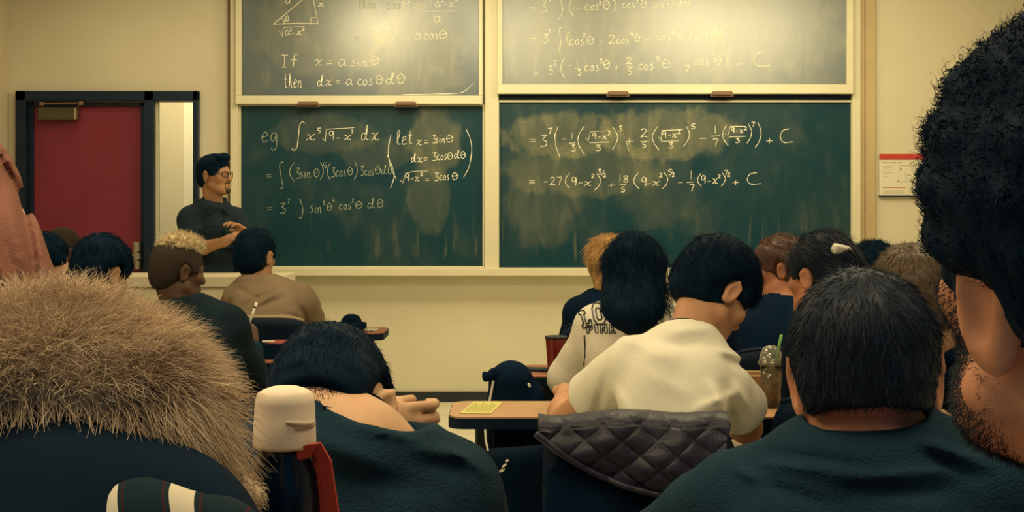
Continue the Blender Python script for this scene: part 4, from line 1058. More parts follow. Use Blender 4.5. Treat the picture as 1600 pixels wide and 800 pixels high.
# iced drink with dome lid and straw
dx_, dy_ = (1205 - 800) * 3.98 / FOC, 3.98
dr = tag(empty('iced_drink', (dx_, dy_, .7405)), 'clear domed drink cup with green straw beside the white shirt sleeve', 'drink')
M_CLEAR = mat('clear_cup_plastic', (0.88, 0.90, 0.84), 0.05, 0.5, trans=1.0)
zr = EYE - (567 - HOR) * 3.98 / FOC - .7405
bm = bmesh.new(); add_lathe(bm, [(0, 0), (.026, 0), (.036, zr), (.034, zr), (.0245, .003), (0, .003)], n=36); bm_obj('cup_body', bm, M_CLEAR, dr, smooth=True)
bm = bmesh.new(); add_lathe(bm, [(0, .004), (.0245, .004), (.0325, zr * .80), (0, zr * .80)], n=32); bm_obj('drink_liquid', bm, mat('milky_coffee', (0.30, 0.22, 0.12), 0.4, 0.3, col2=(0.07, 0.045, 0.025), vscale=22), dr, smooth=True)
bm = bmesh.new(); add_lathe(bm, [(.034, zr - .006), (.041, zr - .006), (.041, zr + .006), (.037, zr + .008), (.034, zr + .028), (.024, zr + .048), (.012, zr + .054), (.010, zr + .053), (.022, zr + .046), (.032, zr + .027), (.035, zr + .006)], n=36); bm_obj('dome_lid', bm, mat('clear_lid_plastic', (0.86, 0.88, 0.78), 0.08, 0.6, trans=0.9), dr, smooth=True)
bm = bmesh.new(); add_tube(bm, [(.004, 0, .02), (.019, -.005, zr + .03), (.030, -.010, zr + .088)], .0048, 10); bm_obj('straw', bm, mat('green_straw', (0.16, 0.42, 0.09), 0.35, 0.4), dr, smooth=True)

# kraft bag standing behind the white sleeve
bgx, bgy = (1178 - 800) * 4.06 / FOC, 4.072
bg = tag(empty('paper_bag', (bgx, bgy, .7405)), 'brown paper bag standing beside the clear domed drink cup', 'bag')
M_KRAFT = mat('kraft_paper', (0.36, 0.22, 0.12), 0.8, 0.15, var=.08, vscale=15)
bm = bmesh.new(); add_box(bm, (0, 0, .045), (.085, .05, .09), .006); bm_obj('bag_body', bm, M_KRAFT, bg)
bm = bmesh.new(); add_box(bm, (0, -.004, .094), (.088, .012, .016), .003); bm_obj('folded_top', bm, mat('kraft_fold', (0.46, 0.30, 0.17), 0.8), bg)

# black hat and crumpled paper on the front table
hx, hy = (549 - 800) * 6.42 / FOC, 6.42
ht = tag(empty('hat', (hx, hy, .752)), 'black round hat on the end of the front left table', 'hat')
bm = bmesh.new(); add_lathe(bm, [(0, .070), (.02, .069), (.038, .060), (.050, .042), (.054, .024), (.053, .02), (0, .018)], n=36, sx=1.0, sy=.85); bm_obj('crown', bm, M_NAVY, ht, smooth=True)
bm = bmesh.new(); add_lathe(bm, [(0, 0), (.072, 0), (.077, .004), (.077, .024), (.073, .028), (.05, .030), (0, .030)], n=36, sx=1.0, sy=.85); bm_obj('brim', bm, M_NAVY, ht, smooth=True)
nw = tag(empty('napkin', (hx, hy, .7405)), 'crumpled white paper lying under the black hat', 'paper')
bm = bmesh.new(); rg = np.random.default_rng(5)
for i in range(22):
    for j in range(8): pass
vs = [[bm.verts.new(((i / 21 - .5) * .27, (j / 7 - .5) * .15, .001 + .010 * abs(math.sin(i * 1.9 + j * .9)) * (0.6 + .4 * rg.random()) + (.012 if i < 4 else 0) * rg.random())) for j in range(8)] for i in range(22)]
for i in range(21):
    for j in range(7): bm.faces.new((vs[i][j], vs[i + 1][j], vs[i + 1][j + 1], vs[i][j + 1]))
r_ = bmesh.ops.solidify(bm, geom=bm.faces[:], thickness=.0012)
bm_obj('crumpled_sheet', bm, M_PAPER, nw)

# red notebook, white pen and pencil case on the left table
nbk = tag(empty('notebook', ((432 - 800) * 5.28 / FOC, 5.28, .7405)), 'small stack with red notebook on top on the left table', 'notebook')
bm = bmesh.new(); add_box(bm, (.0, 0, .030), (.10, .14, .060), .004); bm_obj('dark_pages', bm, M_NAVY, nbk)
bm = bmesh.new(); add_box(bm, (.012, 0, .0635), (.075, .12, .007), .002); bm_obj('red_cover', bm, mat('red_notebook_cover', (0.30, 0.060, 0.045), 0.6), nbk)
bm = bmesh.new(); add_tube(bm, [(0, -.03, 0), (0.05, -.03, 0)], .0045, 8)
mk = bm_obj('marker', bm, mat('white_marker', (0.75, 0.72, 0.6), 0.4), None, ((412 - 800) * 5.24 / FOC, 5.24, .8135)); tag(mk, 'short white marker lying beside the small red notebook', 'marker')

# black backpack on its chair behind the tan table
def stool(x, y, label):
    e = tag(empty('stool', (x, y, 0)), label, 'stool', 'low dark stools')
    bm = bmesh.new(); add_lathe(bm, [(0, .415), (.14, .415), (.15, .422), (.15, .444), (.14, .450), (0, .450)], n=28); bm_obj('seat', bm, M_SHELL, e, smooth=False)
    for k in range(4):
        bm = bmesh.new(); a_ = math.pi / 4 + k * math.pi / 2; add_tube(bm, [(.09 * math.cos(a_), .09 * math.sin(a_), .416), (.14 * math.cos(a_), .14 * math.sin(a_), 0)], .011, 8); bm_obj('leg', bm, M_LEG, e, smooth=True)
    return e
stool(-.02, 4.46, 'low dark stool under the black backpack by the tan table')
bp = tag(empty('backpack', ((790 - 800) * 4.46 / FOC, 4.44, .452)), 'black backpack slumped on a chair beside the reddish table', 'backpack')
Bc = np.array(bp.location)
S4 = lambda px, py, Y=4.44: P(px, py, Y)
v, q = solid([C(S4(795, 600), S4(800, 670), .072, .095, .05), E(S4(803, 592), V(.062, .07, .045), None, .04), C(S4(790, 583), S4(824, 612), .022, .03, .04), C(S4(830, 625), S4(820, 690), .05, .07, .05), E(S4(792, 668), V(.10, .085, .085), None, .04)], .007, fold((22, 22, 14), .004, 21))
mesh_obj('bag_body', v - Bc, [q], M_NAVY, bp)
v, q = solid([C(S4(760, 590, 4.38), S4(772, 584, 4.40), .013, .017, .015), C(S4(772, 584, 4.40), S4(786, 600, 4.40), .018, .02, .015), C(S4(757, 584, 4.38), S4(759, 592, 4.38), .009, .009, .01)], .004)
mesh_obj('strap_pad', v - Bc, [q], M_NAVY, bp)
bm = bmesh.new(); add_tube(bm, [S4(771, 595, 4.38) - Bc, S4(768, 612, 4.38) - Bc, S4(764, 632, 4.38) - Bc], .0045, 6); bm_obj('pale_strap', bm, M_PAPER, bp)
bm = bmesh.new(); add_box(bm, S4(827, 602, 4.35) - Bc, (.009, .01, .014), .003, rotm(0, 0, -25)); bm_obj('zip_pull', bm, M_PAPER, bp)

# lettered bag under the tan table
M_BAGB = mat('navy_black_nylon', (0.0008, 0.0070, 0.0180), 0.8, 0.05)
sb = tag(empty('shoulder_bag', ((800 - 800) * 3.72 / FOC + .03, 3.70, 0)), 'dark lettered bag leaning in the shadow under the tan table', 'bag')
Sb = np.array(sb.location)
v, q = solid([BX(V(.03, 3.69, .33), V(.125, .035, .30), None, .03, .04), C(V(-.07, 3.68, .60), V(.12, 3.68, .645), .045, .045, .04)], .008, fold((16, 16, 12), .004, 8))
mesh_obj('bag_body', v - Sb, [q], M_BAGB, sb)
bvh = BVHTree.FromPolygons([tuple(x) for x in v], [tuple(int(i) for i in f) for f in q])
bm = bmesh.new()
def on_surface(px, py, off=.002):
    o_ = Vector((0, 0, EYE)); d_ = (Vector(P(px, py, 3.0)) - o_).normalized(); h = bvh.ray_cast(o_, d_)[0]
    return np.array(h) + np.array(-d_) * off if h else None
for ch, cx, cy in (('G', 784, 735), ('a', 789, 727), ('n', 793, 720)):
    for stp in ([[(.5, .8), (.2, .9), (.05, .4), (.3, .0), (.55, .35), (.3, .4)]] if ch == 'G' else G[ch][1]):
        pts = []
        for s2 in smooth(stp):
            u, w_ = (s2[0] - .3) * 11, (s2[1] - .4) * 10
            hh = on_surface(cx + u * .55 + w_ * .75, cy - u * .8 + w_ * -.25)
            if hh is not None: pts.append(hh - Sb)
        if len(pts) > 2: add_tube(bm, pts, .0016, 5)
bm_obj('lettering', bm, M_PAPER, sb)
bm = bmesh.new(); add_tube(bm, [P(758, 671, 3.69) - Sb, P(759, 688, 3.68) - Sb, P(763, 707, 3.67) - Sb, P(770, 728, 3.66) - Sb], .0032, 6); bm_obj('leg_glint', bm, M_PAPER, sb)  # pale tube stands in for the highlight along a table leg

cb = tag(empty('clipboard', (.672, 3.47, .705)), 'brown clipboard with pale pen low between white sleeve and teal tee', 'clipboard')
bm = bmesh.new(); add_box(bm, (0, 0, 0), (.15, .20, .006), .002, rotm(8, 6, 0)); bm_obj('board', bm, M_LAM, cb)
bm = bmesh.new(); add_tube(bm, [(-.02, -.06, .014), (.085, .03, .022)], .007, 10); bm_obj('pen', bm, mat('pale_pen', (.72, .70, .58), .4), cb, smooth=True)
bm = bmesh.new(); add_box(bm, (-.045, -.06, .014), (.03, .05, .018), .004); bm_obj('clip', bm, M_BLACKPL, cb)
# ------------------------------------------------------------------ the teacher and the class
L3 = lambda a, b, t: a + (b - a) * t
# teacher -------------------------------------------------
H = Head(P(336, 274, 7.75), -111, 2, 0, 1.0)
b = Body(H, V(P(330, 0, 7.8)[0], 7.80, .93), P(366, 338, 7.84), P(296, 338, 7.70), P(386, 392, 7.82), P(300, 392, 7.62), P(384, 366, 7.58), P(350, 378, 7.46),
         V(P(340, 0, 7.8)[0] + .05, 7.76, .50), V(P(322, 0, 7.8)[0] - .05, 7.74, .50), V(P(340, 0, 7.8)[0] + .07, 7.82, .085), V(P(322, 0, 7.8)[0] - .07, 7.80, .085), build=1.0, nb=P(334, 318, 7.76))
tp = person(b, 'person in dark green pocketed shirt and glasses standing beside the chalkboard, facing right', M_SKIN_T, .0055,
            handR=dict(f=P(372, 364, 7.40) - P(350, 378, 7.46), n=V(0, .6, -.8), side=V(.2, -.5, .8), curl=35), handL=dict(f=V(-.3, -.3, .4), curl=30))
def shirt_front(q): return q
q = tee(b, .013, .86, .02)
q += [neck_cut(b, b.rn + .008, .0)]
part(tp, 'shirt', q, .006, M_SHIRT_OL, fold((16, 16, 22), .004, 2))
cf = b.F
def chest(u, t, off=.0): return lerp(b.hip, b.sm, t) + b.x * u + b.y * off
pq = []
for sg in (-1, 1):
    R = b.F @ rotm(-sg * 24)
    c = chest(sg * .078, .66, .118)
    pq += [BX(c, V(.045, .006, .052), R, .003, .003), BX(c + b.z * .048 + b.y * .004, V(.049, .007, .014), R, .003, .003), E(c + b.z * .046 + b.y * .013, V(.006, .006, .006), None, .002)]
part(tp, 'pocket', pq, .0035, M_SHIRT_OL, None, 1)
part(tp, 'collar', [C(b.nb + b.x * .066 + b.z * .022, b.nb + b.y * .080 + b.x * .034 - b.z * .026, .013, .012, .01), C(b.nb - b.x * .066 + b.z * .022, b.nb + b.y * .080 - b.x * .034 - b.z * .026, .013, .012, .01), C(b.nb + b.x * .064 + b.z * .02, b.nb - b.y * .060 + b.z * .030, .014, .014, .02), C(b.nb - b.x * .064 + b.z * .02, b.nb - b.y * .060 + b.z * .030, .014, .014, .02),
                    C(b.nb + b.y * .080 + b.x * .034 - b.z * .026, b.nb + b.y * .098 + b.x * .060 - b.z * .055, .012, .007, .01), C(b.nb + b.y * .080 - b.x * .034 - b.z * .026, b.nb + b.y * .098 - b.x * .060 - b.z * .055, .012, .007, .01)], .004, M_SHIRT_OL)
trousers(tp, b, M_NAVY)
hair(tp, H, hair_short(H, .009, .024, 0) + [H.E((0, .060, .104), (.050, .034, .026), .02)], M_HAIR, .0045, 900, .022, .0012, .35, .3, 3)
bv, bq = solid([H.E((0, .088, -.096), (.022, .016, .018), .01), H.C((-.024, .084, -.055), (-.022, .084, -.085), .006, .006, .006), H.C((.024, .084, -.055), (.022, .084, -.085), .006, .006, .006), H.C((-.022, .090, -.050), (.022, .090, -.050), .005, .005, .006),
                H.E((0, .104, -.066), (.019, .012, .008), .003, -1)], .0035)
put(tp, 'beard', bv, bq, M_HAIR_BR)
glasses(tp, H, M_BLACKPL)

# student in taupe shirt -----------------------------------
H = Head(P(399, 401, 5.85), -16, -4, 0, 1.0)
b = Body(H, V(P(425, 0, 5.7)[0], 5.66, .53), P(376, 462, 5.86), P(468, 464, 5.80), P(352, 515, 6.02), P(487, 512, 6.02), V(-1.16, 6.32, .803), V(-1.02, 6.33, .803), build=1.08, nb=P(402, 438, 5.84), arms=(.056, .044, .028))
o = person(b, 'person in taupe short sleeved shirt seen from behind at the front left table', M_SKIN_T, .0065)
part(o, 'shirt', tee(b, .013, .72) + [neck_cut(b, .064)] + [collar_ring(b, .064)], .0065, M_TEE_TP,
     pleats([(375, 452, 402, 466, 4, -.010), (380, 470, 428, 446, 4, .012), (400, 476, 440, 452, 4, .010), (408, 480, 450, 462, 4, -.009), (450, 448, 470, 468, 5, -.009), (440, 488, 476, 500, 3, -.010), (430, 497, 470, 506, 3, .010), (465, 470, 480, 505, 4, -.012), (360, 470, 366, 500, 5, -.006)], fold((14, 14, 22), .003, 5), 5.85))
trousers(o, b)
hair(o, H, hair_short(H, .014, 0, -.006), M_HAIR, .005, 1200, .02, .0012, .2, .2, 4)
TC_ = chair(b.hip[0], b.hip[1] + .03, -3, 'dark chair with tan top edge behind the taupe shirt')

# student with bleached hair -------------------------------
H = Head(P(279, 424, 4.6), -48, -8, 0, .94)
b = Body(H, V(-1.10, 4.48, .53), P(248, 507, 4.62), P(356, 508, 4.58), P(240, 572, 4.80), P(394, 588, 4.78), P(272, 545, 5.16), P(391, 545, 5.02), build=1.05, nb=P(284, 474, 4.60))
o = person(b, 'person in dark green sweatshirt with bleached curly hair holding up a pencil', M_SKIN_D, .0055,
           handR=dict(f=P(390, 508, 5.05) - P(391, 545, 5.02), n=V(-.7, .7, 0), side=V(-.6, -.6, .3), curl=42), handL=dict(curl=20))
part(o, 'sweatshirt', longsleeve(b, .017, .88) + [neck_cut(b, .066), collar_ring(b, .066, .006, .010)], .006, M_SWEAT, fold((12, 12, 18), .0045, 7))
part(o, 'rolled_cuff', [T(lerp(b.er, b.wr, .74), lerp(b.er, b.wr, .93), .052, .050, .01)], .005, M_TEE_DK)
trousers(o, b)
hair(o, H, hair_short(H, .006, .0, .0), M_STUB, .005, 0, amp=0, name='shaved_sides')
cq = [H.E((0, .000, .088), (.064, .086, .050), .01)]
for i in range(90):
    g = np.random.default_rng(100 + i); a = g.uniform(0, 6.28); r = g.uniform(0, 1) ** .5
    cq.append(H.E((.064 * r * math.cos(a), .0 + .088 * r * math.sin(a), .085 + .050 * math.sqrt(max(0, 1 - r * r))), V(1, 1, 1) * g.uniform(.009, .014), .004))
v, q = solid(cq, .004)
Pt, N = sample(v, q, 900, 5, lambda c, n: (n[:, 2] > -.2).astype(float))
put(o, 'bleached_curls', *join((v, q), strands(Pt, N, N, .022, .0016, 3, 7, 1.0, .4, .005, 10)), M_HAIR_BL)
bm = bmesh.new(); pc = P(392, 522, 4.99)
pa, pb_ = P(387, 512, 4.99), P(401, 473, 4.97)
pen = tag(empty('pencil', tuple(pa)), 'white pencil held upright by the student with bleached hair', 'pencil')
dd = unit(pb_ - pa)
bm = bmesh.new(); add_tube(bm, [dd * -.03, pb_ - pa], .0052, 10); bm_obj('barrel', bm, mat('white_pencil', (0.80, 0.76, 0.60), 0.4), pen, smooth=True)
bm = bmesh.new(); add_tube(bm, [(pb_ - pa) * .80, (pb_ - pa) * .86], .0056, 10); bm_obj('dark_band', bm, M_BLACKPL, pen)
bm = bmesh.new(); add_tube(bm, [dd * -.03, dd * -.055], .005, 10, True, [.005, .0008]); bm_obj('tip', bm, M_EDGE, pen)
chair(b.hip[0], b.hip[1] + .005, 0, 'dark chair of the student with bleached hair')

# student with thick black hair, left ----------------------
H = Head(P(160, 426, 4.75), -26, -14, 3, .98)
b = Body(H, V(-1.57, 4.64, .53), P(110, 488, 4.76), P(194, 486, 4.74), P(116, 540, 4.96), P(204, 540, 4.98), P(140, 537, 5.22), P(180, 537, 5.22), nb=P(158, 458, 4.73))
o = person(b, 'person with thick black hair and dark shirt bowed over the left table', M_SKIN, .0065)
part(o, 'shirt', longsleeve(b, .014) + [neck_cut(b, .064), collar_ring(b, .064)], .007, cloth('dark_green_black_jersey', (0.010, 0.024, 0.028), .4), fold((16, 16, 16), .005, 9))
trousers(o, b)
hair(o, H, hair_short(H, .024, 0, .004), M_HAIR, .0055, 1500, .035, .0014, .25, .2, 6)
chair(b.hip[0], b.hip[1] + .005, 0, 'dark chair of the student with thick black hair on the left')

# boy in profile, far left ---------------------------------
H = Head(P(70, 412, 5.34), -52, 0, 0, .97)
b = Body(H, V(P(66, 0, 5.3)[0], 5.30, .53), P(38, 472, 5.36), P(98, 470, 5.28), P(34, 545, 5.46), P(108, 545, 5.38), V(-2.05, 5.60, .70), V(-1.93, 5.58, .70), nb=P(70, 448, 5.33))
o = person(b, 'person with black bowl haircut turned right beside the rose scarf', M_SKIN, .0065)
part(o, 'shirt', longsleeve(b, .014) + [neck_cut(b, .064), collar_ring(b, .064)], .008, M_NAVY, fold((16, 16, 16), .004, 10))
trousers(o, b)
hair(o, H, hair_short(H, .016, 0, .006), M_HAIR, .005, 900, .03, .0014, .15, .15, 7)
chair(b.hip[0], b.hip[1] + .005, -8, 'dark chair of the boy with the black bowl haircut')

# student with shaved head, far left -----------------------
H = Head(P(100, 395, 6.15), -34, 0, 0, .96)
b = Body(H, V(P(82, 0, 6.0)[0], 5.98, .53), P(45, 476, 6.1), P(112, 476, 6.06), P(34, 500, 6.25), P(118, 500, 6.3), V(-2.2, 6.42, .803), V(-2.12, 6.42, .803), nb=P(92, 444, 6.1), neck=.052)
o = person(b, 'person with close cropped hair and bare neck in front of the red door', M_SKIN_D, .007)
part(o, 'shirt', longsleeve(b, .013) + [neck_cut(b, .06), collar_ring(b, .06)], .008, M_NAVY, None)
trousers(o, b)
hair(o, H, hair_short(H, .005, .01, 0), M_STUB, .005, 1500, .006, .0010, .8, .4, 8, amp=0)
chair(b.hip[0], b.hip[1] + .005, 0, 'dark chair of the student with close cropped hair')

# person in rose headscarf ---------------------------------
H = Head(P(-80, 318, 2.05), -20, -4, 0, .98)
b = Body(H, V(P(-70, 0, 1.9)[0], 1.92, .55), P(-190, 520, 2.02), P(20, 520, 2.0), V(-1.10, 2.2, .85), V(-.80, 2.28, .92), V(-.92, 2.36, 1.0), P(14, 396, 2.20), nb=P(-80, 440, 2.03))
o = person(b, 'person in dusty rose headscarf at the left edge, fingertips raised to the face', M_SKIN, .006, handR=dict(f=V(.18, -.1, 1), n=V(-1, .3, .1), side=V(-.3, -1, 0), curl=40, sc=.8))
v, q = solid([H.E((0, -.006, .02), (.106, .125, .125), .02), C(H.c + V(.0, -.02, -.05), P(-75, 470, 2.0), .113, .150, .06), C(P(-90, 420, 2.0), P(-180, 560, 2.0), .13, .11, .06), C(P(-80, 430, 2.0), P(-42, 600, 1.98), .125, .115, .06), C(P(-60, 520, 1.98), P(-60, 760, 1.92), .13, .16, .06), E(H.W((0, .13, -.02)), V(.065, .06, .085), H.R, .01, -1)], .007,
              pleats([(-30, 200, 30, 300, 8, -.010), (30, 300, 62, 480, 8, -.011), (-10, 210, 52, 320, 8, .008), (52, 320, 76, 470, 8, .010), (10, 300, 40, 420, 10, .012), (-20, 330, 40, 470, 8, -.010), (-40, 330, 20, 470, 10, .012), (36, 440, 70, 480, 7, -.006), (-10, 430, 30, 500, 7, -.010)], fold((9, 9, 6), .005, 31)))
put(o, 'headscarf', v, q, M_ROSE)
trousers(o, b, M_NAVY)

# person slumped in parka ----------------------------------
H = Head(P(110, 690, 1.16), -10, -38, 0, .85)
b = Body(H, V(-.42, .72, .53), P(-90, 860, .96), P(235, 860, .96), V(-.60, .96, .90), V(-.26, .96, .90), V(-.47, 1.06, .86), V(-.38, 1.06, .86), nb=P(90, 800, 1.02), kl=V(-.54, 1.12, .53), kr=V(-.30, 1.12, .53))
o = person(b, 'person slumped in a dark parka with thick tan fur around the hood', M_SKIN, .007)
part(o, 'parka', longsleeve(b, .030), .008, M_PARKA, fold((12, 12, 14), .006, 13))
trousers(o, b)
Y0 = 1.04
hv, hq = solid([E(P(95, 715, 1.09), V(.150, .085, .095), rotm(-10, 0), .03), C(P(90, 740, 1.06), P(60, 860, 1.0), .075, .09, .05), C(P(150, 720, 1.08), P(330, 800, 1.06), .06, .035, .05)], .007, fold((16, 16, 16), .005, 15))
put(o, 'hood', hv, hq, M_PARKA)
M_FUR = mat('tan_fur', (0.80, 0.63, 0.44), 0.8, 0.15, col2=(0.50, 0.36, 0.235), vscale=18, sheen=.15)
ring = [P(-95, 640, 1.00), P(-40, 585, 1.02), P(50, 556, 1.05), P(140, 556, 1.07), P(212, 586, 1.07), P(262, 625, 1.06), P(312, 680, 1.05), P(358, 732, 1.04), P(390, 770, 1.03)]
rad = [.036, .040, .042, .042, .036, .026, .015, .011, .009]
rq = [C(a, c, r0, r1, .012) for a, c, r0, r1 in zip(ring, ring[1:], rad, rad[1:])]
rv, rqd = solid(rq + [C(P(-90, 620, 1.0), P(215, 615, 1.03), .045, .045, .03)], .005, fold((40, 40, 40), .004, 17))
Pt, N = sample(rv, rqd, 30000, 9)
px_ = Pt[:, 0] / Pt[:, 1] * FOC + 800; py_ = HOR - (Pt[:, 2] - EYE) / Pt[:, 1] * FOC
rightness = np.clip((Pt[:, 0] + .38) / .20, 0, 1)[:, None]
D0 = N + np.concatenate([.25 + .95 * rightness, 0 * rightness, .45 - .55 * rightness], 1) + np.random.default_rng(2).normal(size=N.shape) * .25
low = (N[:, 2] < .25)[:, None]
D0 = np.where(low, N * .6 + np.concatenate([.2 + .55 * rightness, -.25 + 0 * rightness, -.8 + 0 * rightness], 1), D0)
lenf = np.where(Pt[:, 0] > P(335, 700, 1.05)[0], .010, np.where(low[:, 0], .050, .042))[:, None]
clump = wob(Pt[:, 0], Pt[:, 1], Pt[:, 2], (70, 70, 70), 3, 5)[:, None]
D0 = D0 + .35 * np.concatenate([clump, -clump, .5 * clump], 1)
fs = strands(Pt, N, D0, lenf, .00052, 11, 6, .15, .26, .005, 4, .30, 3, .7, .008)
put(o, 'fur_trim', *join((rv, rqd), fs), M_FUR)
# striped flannel showing under the hood
m = mat('striped_flannel', (0.008, 0.02, 0.03), 0.9, 0.1); nt = m.node_tree; n = nt.nodes; l = nt.links
tc = n.new('ShaderNodeTexCoord'); mp = n.new('ShaderNodeMapping'); mp.inputs['Rotation'].default_value = (0, math.radians(20), 0)
wv = n.new('ShaderNodeTexWave'); wv.inputs['Scale'].default_value = 7.1; wv.bands_direction = 'X'; wv.inputs['Distortion'].default_value = .6; wv.inputs['Phase Offset'].default_value = 3.0
cr = n.new('ShaderNodeValToRGB'); cr.color_ramp.interpolation = 'CONSTANT'
cr.color_ramp.elements[0].color = (.007, .02, .03, 1); cr.color_ramp.elements[1].position = .80; cr.color_ramp.elements[1].color = (.62, .56, .44, 1)
e2 = cr.color_ramp.elements.new(.55); e2.color = (.055, .012, .016, 1); e3 = cr.color_ramp.elements.new(.62); e3.color = (.010, .022, .030, 1)
l.new(tc.outputs['Object'], mp.inputs[0]); l.new(mp.outputs[0], wv.inputs[0]); l.new(wv.outputs['Fac'], cr.inputs[0]); l.new(cr.outputs[0], n['Principled BSDF'].inputs['Base Color'])
part(o, 'flannel_collar', [C(P(40, 846, .93), P(150, 830, .92), .030, .038, .03), C(P(150, 830, .92), P(230, 836, .91), .038, .040, .03), C(P(230, 836, .91), P(330, 850, .92), .040, .036, .03)], .005, m, fold((30, 30, 30), .004, 19))

# sleeper on fists -----------------------------------------
H = Head(P(514, 656, 1.68), -14, -62, -9, .93)
b = Body(H, V(P(580, 0, 1.6)[0], 1.60, .53), P(400, 742, 1.62), P(692, 772, 1.62), V(-.42, 1.98, .835), V(-.07, 1.97, .84), P(560, 664, 1.92), P(694, 712, 1.98), nb=P(560, 672, 1.61), nd=(.40, .30, .86), build=1.1, arms=(.056, .045, .030), neck=.062)
o = person(b, 'person in charcoal shirt, head bowed over his fists, just beyond the tall black flask', M_SKIN, .0035, ears=1.40,
           handR=dict(f=V(-.9, .1, .3), n=V(-.1, -1, -.35), side=V(0, -.2, 1), curl=66, sc=.98, thumb=(.25, .6)), handL=dict(f=V(1, .06, -.06), n=V(-.1, 1, 0), side=V(0, -.1, 1), curl=50, sc=1.0, thumb=(.1, .7)))
part(o, 'shirt', tee(b, .013, .9) + [neck_cut(b, .072, -.020), collar_ring(b, .072, .004, .007, -.06)], .0055, M_TEE_DK,
     pleats([(560, 668, 660, 690, 6, .008), (640, 700, 740, 716, 9, .007), (650, 722, 730, 738, 8, -.004), (500, 690, 600, 730, 12, .006), (520, 740, 680, 770, 14, -.003), (690, 695, 760, 740, 6, .008)], fold((11, 11, 16), .004, 23), 1.75))
trousers(o, b)
hk = lambda c, n: 1.0
hair(o, H, hair_short(H, .012, 0, .030, ear=1.5), M_HAIR, .0045, 7000, .014, .0008, .18, .22, 10)
# short fade at the neck
a_, c_ = b.neckseg()
fv, fq = solid(head_prims(H) + [C(a_, c_, b.rn, b.rn + .004, .03)], .006)
Pt, N = sample(fv, fq, 15000, 4, lambda c, n: ((H.loc(c)[:, 2] < -.010) & (H.loc(c)[:, 2] > -.112 + .03 * np.abs(np.sin(H.loc(c)[:, 0] * 30))) & (H.loc(c)[:, 1] < -.015)).astype(float) * np.clip((H.loc(c)[:, 2] + .115) / .09, .05, 1) ** 2)
fade = strands(Pt, N, N * .3 + V(0, 0, -1), .0060, .00042, 5, 3, .5, .4)
put(o, 'neck_fade', fade[0], fade[1], M_HAIR)
chair(b.hip[0], b.hip[1] + .005, 0, 'dark chair of the student resting on his fists')

# student in dark teal tee, right foreground ---------------
H = Head(P(1352, 596, 1.65), -14, -8, -3.5, 1.06)
b = Body(H, V(P(1350, 0, 1.55)[0], 1.60, .53), P(1165, 778, 1.645), P(1532, 770, 1.56), V(.19, 1.86, .835), V(.72, 1.86, .835), V(.33, 2.2, .803), V(.56, 2.2, .803), nb=P(1357, 678, 1.61), build=1.12, arms=(.058, .045, .030), neck=.066)
o = person(b, 'person with brown black hair in dark teal tee seen squarely from behind', M_SKIN_R, .004, ears=1.18)
part(o, 'shirt', tee(b, .013, .8) + [neck_cut(b, .073, -.024), collar_ring(b, .073, .022, .0065, -.06)], .0055, M_TEE_DK2,
     pleats([(1180, 722, 1330, 738, 9, .007), (1200, 708, 1340, 726, 8, -.006), (1300, 748, 1500, 736, 9, .007), (1440, 688, 1545, 728, 9, .010), (1180, 752, 1290, 790, 10, -.008), (1440, 705, 1530, 748, 8, -.009), (1330, 765, 1480, 770, 9, -.006), (1150, 730, 1200, 760, 9, .008)], fold((11, 11, 18), .004, 27), 1.7))
trousers(o, b)
hair(o, H, hair_short(H, .014, 0, .056, ear=1.15), M_HAIR_DB, .0045, 5000, .026, .0008, .16, .22, 12, grav=.2)
chair(b.hip[0], b.hip[1] + .005, 0, 'dark chair of the student in the dark teal tee')

# man close on the right -----------------------------------
H = Head(V(.331, .70, 1.326), 8, 12, 0, 1.02)
b = Body(H, V(.34, .50, .53), V(.16, .66, 1.06), V(.50, .66, 1.06), V(.10, .80, .84), V(.56, .82, .84), V(.24, 1.02, .84), V(.44, 1.02, .84), nb=V(.385, .66, 1.13), build=1.1, neck=.058)
o = person(b, 'person with thick black hair and stubbled jaw filling the right edge', M_SKIN_V, .0035, ears=1.08, flare=20)
part(o, 'shirt', tee(b, .013, .8) + [neck_cut(b, .076), collar_ring(b, .076)], .007, M_NAVY, fold((11, 11, 16), .004, 29))
trousers(o, b)
hq_ = [H.E((0, -.016, .056), (.108, .130, .106), .01), H.E((0, -.070, .005), (.080, .058, .060), .03), H.E((0, .140, -.070), (.150, .105, .118), .010, -1), H.E((0, -.062, -.110), (.150, .150, .085), .012, -1)]
for s_ in (-1, 1): hq_ += [H.E((s_ * .118, .000, -.052), (.060, .075, .066), .012, -1), H.E((s_ * .068, .018, .000), (.011, .018, .036), .010)]
hair(o, H, hq_, M_HAIR, .0045, 9000, .013, .0006, .6, .5, 14, amp=.004, freq=(90, 90, 90), curl=.004, cfreq=10, seg=7)
fv, fq = solid(head_prims(H, 1.1), .005)
def jaw(c, n):
    p = H.loc(c); a = (p[:, 2] < .012) & (p[:, 2] > -.125) & (p[:, 1] > -.012 - .25 * (p[:, 2] + .02) * 0) & (p[:, 1] < .09)
    lowc = (p[:, 1] > .008 - .35 * np.clip(p[:, 2] + .06, -.1, 0)) | (p[:, 2] < -.045)
    side = (np.abs(p[:, 0]) > .03) | (p[:, 2] < -.08)
    return (a & lowc & side & (np.abs(p[:, 0]) < .0735) & (n[:, 1] > -.75)).astype(float)
Pt, N = sample(fv, fq, 15000, 6, jaw)
bd = strands(Pt, N, N * .3 + V(0, .1, -1), .008, .00038, 7, 4, .5, .4, .0008, 6)
put(o, 'beard', bd[0], bd[1], M_HAIR_DB)

